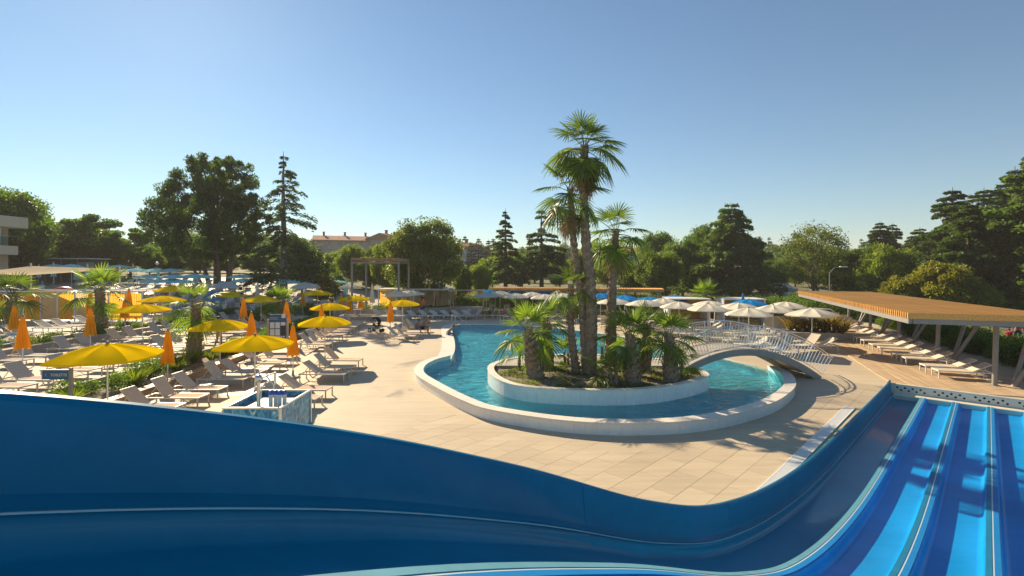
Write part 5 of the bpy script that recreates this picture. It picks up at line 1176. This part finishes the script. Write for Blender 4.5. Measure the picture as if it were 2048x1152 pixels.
for i, px in enumerate((853, 868, 890, 935)):
    x, y = at_depth(px, 55-.5*i); f_ = thing('canopy_bed', 'open framed canopy daybed in front of the dark hedge', 'daybed', (x, y, .3), 0, 'canopy daybeds'); w_ = 1.7 if i == 3 else 1.0
    for xx in (-w_, w_):
        for yy in (-.9, .9): MB().box((xx, yy, 1.1), (.08, .08, 2.2)).build('post', 'pale_wood', f_)
    MB().box((0, 0, 2.24), (2*w_+.2, 2.1, .07)).build('canopy', 'sail_cloth', f_); MB().bbox((0, 0, .38), (2*w_-.2, 1.7, .22), .04).build('mattress', 'sling_pale', f_); MB().box((0, 0, .15), (2*w_-.3, 1.6, .2)).build('base', 'pale_wood', f_)
    curtain_panel(f_, -w_+.02, -w_+.5, -.9, 1.3, 2.15, 'curtain_pale', 50+i); curtain_panel(f_, w_-.5, w_-.02, -.9, 1.3, 2.15, 'curtain_pale', 60+i)
for i, (px, Y) in enumerate(((1372, 41.5), (1478, 41))):
    x, y = at_depth(px, Y); f_ = thing('wooden_cabana', ('timber slatted cabana with daybed behind the cream parasols' if i else 'timber clad cabana beside the yellow green palm'), 'cabana', (x, y, .22), -.1)
    for k in range(14): MB().box((0, 1.2, .12+k*.145), (3.0, .04, .125)).build('slat', 'pergola_wood', f_)
    for xx in (-1.55, 1.55): MB().box((xx, 0, 1.05), (.1, 2.5, 2.1)).build('side', 'white_metal', f_)
    MB().box((0, 0, 2.14), (3.3, 2.7, .08)).build('roof', 'white_metal', f_); MB().bbox((0, .2, .40), (2.8, 1.7, .16), .04).build('mattress', 'curtain_pale', f_); MB().box((0, .2, .16), (2.8, 1.7, .3)).build('base', 'pergola_wood', f_)
wall_run('concrete_wall', [at_depth(1528, 36.5), at_depth(1590, 36.0)], .3, .1, 1.35, 'grey concrete wall block behind the cream parasols')
wall_run('concrete_wall', [at_depth(960, 47.3), at_depth(905, 50.5)], .3, .1, 1.0, 'sloping grey wall beside the ramp left of the poolside parasols')
# circular planter round the olive tree
cpn = thing('round_planter', 'curved low stone planter wall round the olive green tree', 'planter', (*at_depth(862, 54.5), .22))
for k in range(40):
    a0, a1 = math.pi+math.pi*k/40, math.pi+math.pi*(k+1)/40-.01
    P_ = [(3.1*math.cos(q)*r_, 2.6*math.sin(q)*r_) for q, r_ in ((a0, 1), (a1, 1), (a1, .9), (a0, .9))]
    MB().prism(P_, -.05, .55).build('wall_stone', 'concrete', cpn)
MB().prism([(2.9*math.cos(2*math.pi*k/24), 2.4*math.sin(2*math.pi*k/24)) for k in range(24)], -.1, .42).build('soil_fill', 'soil', cpn)
for i in range(16):
    a = math.pi+math.pi*(i+.5)/16; x, y = at_depth(862, 54.5); shrub('bright', x+2.4*math.cos(a), y+1.9*math.sin(a), .62, .6, 'low green plant inside the curved stone planter', 'plants in the round planter')
# ---- shade sail
sl = thing('shade_sail', 'cream shade sail stretched over the cabanas on a mast', 'shade sail', (*at_depth(55, 41), 0))
sx0, sy0 = at_depth(55, 41)
A_, B_, C_, D_ = [np.array((*(np.array(at_depth(px, Y))-(sx0, sy0)), zpix(py, Y))) for px, py, Y in ((-70, 545, 40), (62, 532, 44), (240, 538, 43), (46, 551, 37.5))]
secs = []
for i in range(13):
    u = i/12; q = []
    for j in range(9):
        v_ = j/8; p = (1-u)*(1-v_)*A_+u*(1-v_)*B_+u*v_*C_+(1-u)*v_*D_; p = p.copy(); p[2] -= .22*math.sin(math.pi*u)*math.sin(math.pi*v_)+.06*math.sin(math.pi*u)*(1-v_); q.append(tuple(p))
    secs.append(q)
MB().loft(secs).build('canvas', 'sail_cloth', sl, 60)
for p in (B_, C_): MB().tube([(p[0], p[1], .3), (p[0], p[1], p[2]+.25)], .07, 10).build('mast', 'white_metal', sl, 40)
# red mushroom shade of the small pool
rm_ = thing('mushroom_shower', 'red domed mushroom water feature beyond the curtains', 'water feature', (*at_depth(127, 46), .9))
MB().lathe([(.14, 0), (.12, 1.7)], 14).build('stem', 'white_metal', rm_, 40)
MB().lathe([(.85, 1.62), (.84, 1.72), (.74, 1.98), (.5, 2.18), (.25, 2.26), (.02, 2.28)], 24).build('cap', 'red_plastic', rm_, 50)
x, y = at_depth(84, 44); closed_umbrella(x, y, .92, 'sky_cloth', 'folded dark blue parasol beside the red mushroom', None, h=zpix(563, 44)-.92)
# street and park lamps
for px, yt, Y, lab in ((1683, 533, 50, 'street lamp with flat head over the road behind the pergola'), (102, 509, 70, 'round headed park lamp before the dark trees'), (314, 526, 72, 'round headed park lamp near the teal parasols')):
    x, y = at_depth(px, Y); z = H(x, y); h_ = zpix(yt, Y)-z; t = thing('street_lamp', lab, 'lamp', (x, y, z-.05))
    MB().tube([(-1.2 if px > 1000 else 0, 0, 0), (-1.2 if px > 1000 else 0, 0, h_-.6), (-.7 if px > 1000 else 0, 0, h_-.08), (0, 0, h_)], [.05, .04, .035, .03], 8).build('pole', 'girder_grey', t, 40)
    if px > 1000: MB().bbox((.2, 0, h_+.02), (.75, .28, .12), .04).build('lamp_head', 'white_metal', t)
    else: MB().lathe([(.02, -.2), (.2, -.15), (.28, 0), (.2, .16), (.02, .2)], 14, (0, 0, h_)).build('lamp_head', 'white_plastic', t, 60)
# white posts along the road
pm_ = MB().lathe([(.055, 0), (.055, .95), (.03, 1.02)], 8).mesh('roadside_post', 'white_plastic', 40)
for k in range(11):
    x, y = 38.0+k*1.15, 22+k*3.0; obj('roadside_post', pm_, None, (x, y, H(x, y)-.05), (0, R.uniform(-.05, .12), 0), label='short white marker post on the grass beside the road', cat='post', group='white roadside posts')
# parked cars half hidden behind the planting
def car(name, x, y, z, rz, paint, label):
    t = thing(name, label, 'car', (x, y, z), rz); prof = [(-2.1, .35), (-2.15, .75), (-1.95, .95), (-1.35, 1.02), (-.75, 1.48), (.75, 1.52), (1.5, 1.05), (2.0, .9), (2.15, .7), (2.12, .35)]
    secs = []
    for yy, k in ((-.86, .92), (-.82, .985), (-.5, 1), (.5, 1), (.82, .985), (.86, .92)): secs.append([(a*(1 if abs(yy) < .6 else .985), yy*(.86 if b > 1.2 else 1), b if b < .6 else b*k) for a, b in prof])
    MB().loft(secs, True, True).build('body', paint, t, 40)
    for s in (-1, 1):
        MB().add([(-.95, s*.835, 1.06), (1.2, s*.835, 1.08), (.68, s*.752, 1.43), (-.62, s*.752, 1.42)], [(0, 1, 2, 3) if s < 0 else (3, 2, 1, 0)]).build('side_window', 'glass_dark', t)
        for xx in (-1.35, 1.35):
            w = MB().tube([(xx, s*.66, .32), (xx, s*.88, .32)], .32, 18).build('wheel', 'rubber', t, 40); MB().tube([(xx, s*.87, .32), (xx, s*.892, .32)], .19, 14).build('rim', 'steel', w, 40)
        MB().bbox((2.1, s*.62, .72), (.1, .36, .14), .03).build('headlight', 'glass', t)
    MB().add([(1.44, -.66, 1.09), (1.44, .66, 1.09), (.80, .60, 1.49), (.80, -.60, 1.49)], [(0, 1, 2, 3)]).build('windscreen', 'glass_dark', t, loc=(.03, 0, .02)); return t
x, y = at_depth(1640, 40.5); car('parked_car', x, y, .1, 2.7, 'car_paint', 'white car parked behind the spiky planter')
x, y = at_depth(1548, 66); car('parked_car', x, y, H(x, y)-.02, 2.2, 'car_paint', 'pale parked car seen under the broad cedar')
x, y = at_depth(1560, 72); car('parked_car', x, y, H(x, y)-.02, 2.2, 'car_paint', 'second pale car parked further behind the broad cedar')

# ---- warm summer haze in the air
hz = MB().box((0, 1150, 31), (4600, 3100, 70)).build('haze', 'haze', None, kind='stuff')
# ================================================================== people
def skinmesh(verts, edges, mat_, sub=1):
    me = bpy.data.meshes.new('tmp'); me.from_pydata([v[0] for v in verts], edges, []); o = bpy.data.objects.new('tmp', me); C.objects.link(o)
    o.modifiers.new('skin', 'SKIN'); sv = me.skin_vertices[0].data
    for i, v in enumerate(verts):
        r = v[1]; sv[i].radius = (r, r) if not hasattr(r, '__len__') else r; sv[i].use_root = (i == 0)
    s = o.modifiers.new('sub', 'SUBSURF'); s.levels = sub; s.render_levels = sub
    dg = bpy.context.evaluated_depsgraph_get(); dg.update(); m2 = bpy.data.meshes.new_from_object(o.evaluated_get(dg)); bpy.data.objects.remove(o); bpy.data.meshes.remove(me)
    m2.materials.clear(); m2.materials.append(MAT[mat_]); m2.polygons.foreach_set('use_smooth', [True]*len(m2.polygons)); return m2
def person(label, x, y, z, rz, J, wear, skin='skin', h=1.0, hair='short', group=None):
    """J: joints of the pose, figure faces -Y before turning; wear: list of (name, material, chains, extra radius)"""
    t = thing('person', label, 'person', (x, y, z), rz, group); t.scale = (h, h, h)
    rad = dict(pel=.135, spi=.122, che=.145, nec=.056, jaw=.072, hed=.088, top=.062, nos=.016, shl=.07, ell=.043, wrl=.031, hal=.034, shr=.07, elr=.043, wrr=.031, har=.034, hil=.095, knl=.058, anl=.040, tol=.032, hir=.095, knr=.058, anr=.040, tor=.032)
    chains = [('pel', 'spi', 'che', 'nec', 'jaw', 'hed', 'top'), ('che', 'shl', 'ell', 'wrl', 'hal'), ('che', 'shr', 'elr', 'wrr', 'har'), ('pel', 'hil', 'knl', 'anl', 'tol'), ('pel', 'hir', 'knr', 'anr', 'tor')]
    P = {k: Vector(v) for k, v in J.items()}
    up = (P['top']-P['jaw']).normalized(); fw = Vector(J.get('face', (0, -1, 0))).normalized()
    names = list(dict.fromkeys(n for c_ in chains for n in c_)); V = [(P[n], rad[n]) for n in names]; ix = {n: i for i, n in enumerate(names)}; E = []
    for c_ in chains: E += [(ix[a], ix[b]) for a, b in zip(c_[:-1], c_[1:])]
    V.append((P['hed']*.6+P['jaw']*.4+fw*.098, .014)); E.append((ix['jaw'], len(V)-1))
    for s in ('l', 'r'):                                     # fingers and thumb
        hnd, wr = P['ha'+s], P['wr'+s]; d = (hnd-wr).normalized(); sd = d.orthogonal().normalized()
        for k, (o_, l) in enumerate(((-.026, .060), (-.009, .075), (.009, .070), (.026, .055))):
            V.append((hnd+d*.03+sd*o_, .010)); a = len(V)-1; V.append((hnd+d*(.03+l)+sd*o_*1.15+d.cross(sd)*.02, .007)); E += [(ix['ha'+s], a), (a, a+1)]
        V.append((wr+d*.04+sd*.05, .011)); E.append((ix['ha'+s], len(V)-1))
    obj('body', skinmesh(V, E, skin), t)
    for name, m_, cs, ex in wear:
        nm = list(dict.fromkeys(n for c_ in cs for n in c_)); iv = {n: i for i, n in enumerate(nm)}
        vv = []
        for n in nm:
            if '>' in n: a, b, f = n.split('>'); vv.append((P[a].lerp(P[b], float(f)), lerp(rad[a], rad[b], float(f))+ex))
            else: vv.append((P[n], rad[n]+ex))
        obj(name, skinmesh(vv, [(iv[a], iv[b]) for c_ in cs for a, b in zip(c_[:-1], c_[1:])], m_), t)
    hc = P['hed']-fw*.012+up*.028; mb = MB(); rr = []
    for k in range(7):
        a = math.pi/2*k/6; rr.append((.112*math.cos(a)*1.0, .105*math.sin(a)))
    q = up.to_track_quat('Z', 'Y'); mb.lathe([(.108, -.04)]+rr, 14); mb.v = [tuple(hc+q @ Vector(v_)) for v_ in mb.v]; mb.build('hair', 'hair', t, 60)
    if hair == 'long': MB().tube([tuple(P['hed']-fw*.07), tuple(P['nec']-fw*.09), tuple(P['che']-fw*.13+up*.02)], [.08, .075, .03], 8).build('hair_length', 'hair', t, 60)
    return t
def stand(walk=0.0, arm=.06):
    w = walk; return dict(pel=(0, 0, .93), spi=(0, -.01, 1.12), che=(0, 0, 1.32), nec=(0, -.01, 1.49), jaw=(0, -.025, 1.565), hed=(0, -.02, 1.655), top=(0, -.01, 1.725),
        shl=(.185, 0, 1.41), ell=(.235, arm+w*.10, 1.13), wrl=(.245, -.05+w*.2, .89), hal=(.24, -.07+w*.22, .81), shr=(-.185, 0, 1.41), elr=(-.235, arm-w*.12, 1.13), wrr=(-.245, -.05-w*.3, .90), har=(-.24, -.07-w*.33, .82),
        hil=(.095, 0, .88), knl=(.10, -.02-w*.22, .49), anl=(.10, .03-w*.32, .08), tol=(.11, -.12-w*.32, .035), hir=(-.095, 0, .88), knr=(-.10, -.04+w*.10, .48), anr=(-.10, .04+w*.45, .11), tor=(-.11, -.08+w*.42, .035))
SHIRT = [('pel', 'spi', 'che'), ('che', 'shl', 'shl>ell>0.75'), ('che', 'shr', 'shr>elr>0.75'), ('che', 'che>nec>0.45')]
SHORT = [('pel>spi>0.2', 'pel', 'hil', 'hil>knl>0.85'), ('pel', 'hir', 'hir>knr>0.85')]
x, y, z = gd(846, 631); person('man in orange t-shirt and dark shorts walking past the round planter', x, y, z, -2.2, stand(.8), [('shirt', 'cloth_orange', SHIRT, .022), ('shorts', 'cloth_navy', SHORT, .026)], 'skin_tan', 1.03)
x, y = at_depth(483, 44); person('man in white t-shirt and black shorts walking on the upper path', x, y, .90, 1.9, stand(.9), [('shirt', 'cloth_white', SHIRT, .024), ('shorts', 'cloth_black', SHORT, .028)], 'skin_tan', 1.0)
DR = [('che>nec>0.3', 'che', 'spi', 'pel'), ('pel', 'hil', 'hil>knl>0.9'), ('pel', 'hir', 'hir>knr>0.9')]
x, y, z = gd(799, 634); person('woman in a dark slate dress standing beneath a yellow parasol', x, y, z, .4, stand(.15), [('dress', 'cloth_slate', DR, .045)], 'skin_tan', .96, 'long')
x, y = at(437, 697, .5); person('woman in swimwear standing behind the yellow parasol pole', x, y, .5, 1.5, stand(.35), [('swimsuit', 'cloth_black', [('pel>spi>0.25', 'pel', 'hil', 'hil>knl>0.12'), ('pel', 'hir', 'hir>knr>0.12')], .008)], 'skin_tan', .97, 'long')
def sit(lean=.35, chin=True):
    s = lean; return dict(pel=(0, .10, .47), spi=(0, .08-s*.18, .65), che=(0, .03-s*.45, .82), nec=(0, -.02-s*.75, .97), jaw=(0, -.07-s*.85, 1.03), hed=(0, -.08-s*.9, 1.12), top=(0, -.08-s*.92, 1.19),
        shl=(.18, .02-s*.6, .90), ell=(.22, -.30-s*.15, .66), wrl=(.10 if chin else .2, -.26-s*.55, .86 if chin else .56), hal=(.05 if chin else .19, -.2-s*.75, .95 if chin else .53), shr=(-.18, .02-s*.6, .90), elr=(-.23, -.2-s*.2, .64), wrr=(-.20, -.42, .58), har=(-.19, -.50, .56),
        hil=(.10, .06, .46), knl=(.15, -.38, .50), anl=(.13, -.34, .08), tol=(.14, -.50, .035), hir=(-.10, .06, .46), knr=(-.16, -.38, .50), anr=(-.14, -.42, .08), tor=(-.15, -.58, .035))
TR = [('pel>spi>0.3', 'pel', 'hil', 'hil>knl>0.7'), ('pel', 'hir', 'hir>knr>0.7')]
person('tanned man sitting on the end of a lounger, chin on his hand', -6.25, 35.0, zg(0, 35)-.01, 1.45, sit(.42), [('trunks', 'cloth_black', TR, .016)], 'skin', 1.02)
person('boy in blue trunks sitting beside the man on the lounger', -6.75, 35.25, zg(0, 35)+.05, 1.75, sit(.2, False), [('trunks', 'cloth_blue', TR, .018)], 'skin', .78)
EG = sit(.35, False); EG.update(ell=(.27, .10, .66), wrl=(.27, .14, .45), hal=(.28, .16, .40), elr=(-.27, .10, .66), wrr=(-.27, .14, .45), har=(-.28, .16, .40), anl=(.12, -.42, .05), anr=(-.12, -.42, .05))
person('boy leaning on his hands at the pool edge with legs in the water', -4.32, 34.4, -.05, 1.3, EG, [('trunks', 'cloth_blue', TR, .018)], 'skin', .80)
LY = dict(pel=(0, 0, .50), spi=(0, .16, .56), che=(0, .34, .66), nec=(0, .47, .78), jaw=(0, .51, .86), hed=(0, .56, .94), top=(0, .59, 1.0), face=(0, -.8, .5), shl=(.18, .42, .70), ell=(.28, .28, .52), wrl=(.22, .06, .50), hal=(.2, -.02, .50), shr=(-.18, .42, .70), elr=(-.28, .28, .52), wrr=(-.22, .06, .50), har=(-.2, -.02, .50), hil=(.1, -.06, .48), knl=(.11, -.46, .56), anl=(.11, -.84, .45), tol=(.12, -.90, .55), hir=(-.1, -.06, .48), knr=(-.11, -.46, .48), anr=(-.11, -.86, .44), tor=(-.12, -.90, .55))
for px, c_, lab in ((978, 'cloth_black', 'dark clad person reclining on a lounger under the poolside parasols'), (1004, 'cloth_pink', 'person in pink reclining on a lounger under the poolside parasols')):
    x, y = at_depth(px, 46.2); person(lab, x, y, zg(x, y), -.7, LY, [('top_wear', c_, [('che', 'spi', 'pel'), ('pel', 'hil', 'hil>knl>0.5'), ('pel', 'hir', 'hir>knr>0.5')], .02)], 'skin')
    a = -.7-math.pi/2; lo_x, lo_y = x-math.cos(a)*.95, y-math.sin(a)*.95
    tk = [o for o in C.objects if o.name.startswith('lounger') and o.get('group') == 'loungers at the pool edge'][0]; kids(tk); copy_thing(tk, (lo_x, lo_y, zg(x, y)), a, 'grey lounger with a person reclining on it', 'occupied loungers')
x, y = at(2036, 688, .05); person('walker in a red top on the road behind the pergola', x, y, .02, 2.4, stand(.8), [('shirt', 'cloth_red', SHIRT, .024), ('shorts', 'cloth_navy', SHORT, .026)], 'skin_tan', 1.0)
x, y = at(2018, 692, .05); person('small child in dark red on the road beside the walker', x, y, .02, 2.0, stand(.5), [('shirt', 'cloth_red', SHIRT, .03), ('shorts', 'cloth_black', SHORT, .03)], 'skin_tan', .62)

# ================================================================== counter with tap, cups
ct = thing('tap_counter', 'open topped counter with blue water print panels and steel trim', 'counter', (-6.95, 14.35, 0))
CWd, CDp, CHt = 1.52, 2.0, 1.0
for yy in (-CDp/2, CDp/2): MB().box((0, yy, CHt/2), (CWd, .04, CHt-.02)).build('panel', 'water_print', ct)
for xx in (-CWd/2+.02, CWd/2-.02): MB().box((xx, 0, CHt/2), (.04, CDp-.044, CHt-.022)).build('panel', 'water_print', ct)
for yy in (-CDp/2, CDp/2): MB().bbox((0, yy, CHt+.005), (CWd+.03, .065, .05), .006).build('trim', 'steel', ct)
for xx in (-CWd/2+.02, CWd/2-.02): MB().bbox((xx, 0, CHt+.005), (.065, CDp-.07, .048), .006).build('trim', 'steel', ct)
for xx in (-CWd/2, CWd/2):
    for yy in (-CDp/2, CDp/2): MB().box((xx, yy, CHt/2-.01), (.055, .055, CHt-.02)).build('corner_post', 'steel', ct)
MB().box((0, 0, CHt-.16), (CWd-.1, CDp-.1, .03)).build('tray', 'grey_metal', ct)
tp = thing('drinks_tap', 'chrome tap column with ball top and curved spout', 'tap', (-6.95-.12, 13.95, CHt-.145))
MB().lathe([(.11, 0), (.11, .02), (.055, .03), (.05, .72)], 18).build('column', 'steel', tp, 40)
MB().lathe([(.02, .70), (.08, .74), (.105, .82), (.08, .90), (.02, .93)], 18).build('ball_top', 'steel', tp, 60)
MB().tube(cr([(.06, 0, .25), (.10, 0, .55), (.24, .03, .74), (.38, .05, .66), (.40, .05, .52)], 6), .02, 10).build('spout', 'steel', tp, 50)
MB().tube(cr([(.04, 0, .80), (.26, .05, .90), (.42, .08, .96)], 5), .018, 8).build('lever_arm', 'steel', tp, 50)
MB().tube([(.42, .08, .98), (.42, .08, .62)], .03, 10).build('valve', 'steel', tp, 50)
for k in range(4):
    c_ = thing('cup_dispenser', 'white tube dispenser with blue lid beside the tap', 'dispenser', (-6.95+.17+k*.125, 14.05+.03*(k % 2), CHt-.145), 0, 'dispensers on the counter')
    MB().lathe([(.056, 0), (.056, .36)], 16).build('tube', 'white_plastic', c_, 40); MB().lathe([(.061, .345), (.061, .43), (.045, .46), (.02, .47)], 16).build('lid', 'blue_plastic', c_, 40)
# ---- toilet sign
def text_mesh(s, size, mat_, depth=.004):
    cu = bpy.data.curves.new('txt', 'FONT'); cu.body = s; cu.size = size; cu.extrude = depth; cu.align_x = 'RIGHT'; o = bpy.data.objects.new('txt', cu); C.objects.link(o)
    dg = bpy.context.evaluated_depsgraph_get(); dg.update(); me = bpy.data.meshes.new_from_object(o.evaluated_get(dg)); bpy.data.objects.remove(o); me.materials.clear(); me.materials.append(MAT[mat_]); return me
sg = thing('toilet_sign', 'dark blue arrow sign reading TOILETTE on a grey post', 'sign', (-13.23, 15.0, .28))
MB().bbox((0, 0, .74), (.10, .07, 1.5), .01).build('post', 'grey_metal', sg)
MB().bbox((-.44, -.01, 1.28), (.80, .045, .28), .008).build('panel', 'sign_blue', sg); MB().box((-.44, -.01, 1.43), (.80, .05, .012)).build('panel_edge', 'white_metal', sg); MB().box((-.846, -.01, 1.28), (.012, .05, .29)).build('panel_edge', 'white_metal', sg)
obj('lettering', text_mesh('TOILETTE', .115, 'paper'), sg, (-.085, -.036, 1.24), (math.pi/2, 0, 0))
mb = MB(); mb.beam((-.74, -.036, 1.28), (-.70, -.036, 1.325), .004, .014, (0, 1, 0)); mb.beam((-.74, -.036, 1.28), (-.70, -.036, 1.235), .004, .014, (0, 1, 0)); mb.build('arrow_mark', 'paper', sg)
# ---- notice board
nb_ = thing('notice_board', 'blue notice board with white sheets and wooden posts by the timber edge', 'notice board', (-13.3, 28.4, zg(0, 28.4)), .06)
MB().bbox((0, 0, 1.30), (.96, .05, 1.36), .008).build('panel', 'sign_blue', nb_)
for xx in (-.54, .54): MB().bbox((xx, .02, .85), (.09, .07, 1.7), .006).build('post', 'pale_wood', nb_)
for xx, zz, w_, h_, m_ in ((-.30, 1.36, .25, .34, 'paper'), (0, 1.36, .25, .34, 'paper'), (-.30, .96, .25, .36, 'paper'), (0, .96, .25, .36, 'paper'), (.30, 1.44, .25, .18, 'paper'), (.30, 1.05, .25, .54, 'print_dark'), (.33, 1.88, .22, .22, 'paper')):
    MB().box((xx, -.032, zz), (w_, .012, h_)).build('notice_sheet', m_, nb_)
for k in range(6): MB().box((-.35+k*.14, -.03, .72), (.09, .01, .07)).build('pictogram', 'paper', nb_)
MB().box((-.22, -.03, 1.78), (.44, .008, .022)).build('title_bar', 'paper', nb_); MB().box((-.2, -.03, 1.70), (.48, .008, .014)).build('title_bar', 'paper', nb_)
bn_ = thing('info_banner', 'tall bright blue panel with two white notices behind the palm', 'banner', (*at_depth(428, 43), T2-.05), .2)
MB().bbox((0, 0, 1.05), (1.25, .06, 1.95), .01).build('panel', 'banner_blue', bn_)
for xx in (-.5, .28): MB().box((xx, -.04, .95), (.3, .012, .45)).build('notice_sheet', 'paper', bn_)
for xx in (-.6, .6): MB().box((xx, .06, .55), (.06, .06, 1.1)).build('post', 'grey_metal', bn_)
# ---- pushchair
x, y, z = gd(752, 664); pc = thing('pushchair', 'black pushchair with hood and lilac lining parked by the loungers', 'pushchair', (x, y, z), -.25)
for s in (-1, 1):
    w = MB().tube([(-.34, s*.27, .15), (-.34, s*.31, .15)], .15, 18).build('wheel', 'rubber', pc, 40); MB().tube([(-.34, s*.305, .15), (-.34, s*.315, .15)], .085, 12).build('rim', 'white_plastic', w, 40)
    MB().tube([(-.36, s*.25, .15), (.05, s*.22, .50), (.42, s*.16, .30)], .016, 8).build('frame_tube', 'grey_metal', pc, 40); MB().tube([(.05, s*.22, .50), (-.42, s*.23, .98), (-.52, s*.22, 1.02)], .016, 8).build('handle_tube', 'dark_metal', pc, 40)
    MB().tube([(.46, s*.13, .13), (.46, s*.17, .13)], .13, 16).build('wheel', 'rubber', pc, 40); MB().tube([(.46, s*.15, .13), (.42, s*.15, .32)], .015, 6).build('fork', 'dark_metal', pc, 40)
MB().tube([(-.52, -.22, 1.02), (-.54, 0, 1.03), (-.52, .22, 1.02)], .02, 8).build('handle_bar', 'dark_metal', pc, 40)
secs = []
for k in range(9):
    a = math.radians(lerp(-25, 150, k/8)); secs.append([(-.05+.36*math.cos(a)*q, s_, .72+.36*math.sin(a)*q) for s_, q in ((-.24, .86), (-.2, .98), (0, 1.02), (.2, .98), (.24, .86))])
MB().loft(secs).build('hood', 'cloth_black', pc, 60)
MB().loft([[(lerp(-.30, .38, k/6), -.21, .64-.20*math.sin(math.pi*k/6)), (lerp(-.30, .38, k/6), 0, .52-.20*math.sin(math.pi*k/6)), (lerp(-.30, .38, k/6), .21, .64-.20*math.sin(math.pi*k/6))] for k in range(7)]).build('seat', 'cloth_black', pc, 60)
MB().bbox((-.37, 0, .86), (.10, .38, .28), .04).build('lining', 'cloth_violet', pc); MB().bbox((0, 0, .28), (.5, .34, .16), .05).build('basket', 'grey_metal', pc)
# ---- pool handrails
for i, (px, py) in enumerate(((904, 652), (1000, 652))):
    x, y, z = gd(px, py); hr = thing('pool_handrail', ('slim steel handrail at the pool steps near the boy' if i == 0 else 'slim steel handrail further along the far pool edge'), 'handrail', (x, y, z))
    MB().tube([(0, 0, 0), (0, 0, .80), (.06, 0, .86), (.3, -.02, .86), (1.5, -.3, .06), (1.5, -.3, -.3)], .022, 8).build('rail', 'steel', hr, 50)
    MB().tube([(.3, -.02, .86), (.3, -.02, 0)], .018, 8).build('upright', 'steel', hr, 50); MB().lathe([(.05, 0), (.05, .02)], 12).build('base_flange', 'steel', hr)
# ---- low side tables between loungers
tt_ = thing('side_table', 'low white side table between loungers', 'side table', (0, 0, -60)); MB().bbox((0, 0, .24), (.42, .42, .03), .006).build('top', 'white_plastic', tt_)
for sx_ in (-.17, .17):
    for sy_ in (-.17, .17): MB().box((sx_, sy_, .112), (.03, .03, .224)).build('leg', 'white_metal', tt_)
kids(tt_)
for x, y, z, w_ in [(-11.8, 17.9, 0, 'the row along the timber edge')]*1+[(-11.9, 19.45, 0, 'the row along the timber edge'), (-11.9, 22.5, .02, 'the row along the timber edge'), (-7.6, 17.85, 0, 'the pair behind the counter'), (-8.0, 23.2, .03, 'the trio on open paving'), (-11.6, 28.9, .2, 'the row near the notice board'), (-11.8, 31.7, .22, 'the row near the notice board'), (-12, 34.5, .22, 'the row near the notice board'), (-17.2, 18.7, T1, 'the front terrace row'), (-17.3, 21.6, T1, 'the front terrace row'), (-17.4, 24.5, T1, 'the front terrace row'), (-17.5, 27.4, T1, 'the front terrace row'), (-21.9, 22.2, T1, 'the rear terrace row'), (-21.9, 25.4, T1, 'the rear terrace row'), (-21.9, 28.6, T1, 'the rear terrace row')]:
    copy_thing(tt_, (x, y, z), R.uniform(-.2, .2), 'low white side table in '+w_, 'side tables between loungers')
for o in list(KIDS[tt_.name]): bpy.data.objects.remove(o)
bpy.data.objects.remove(tt_)
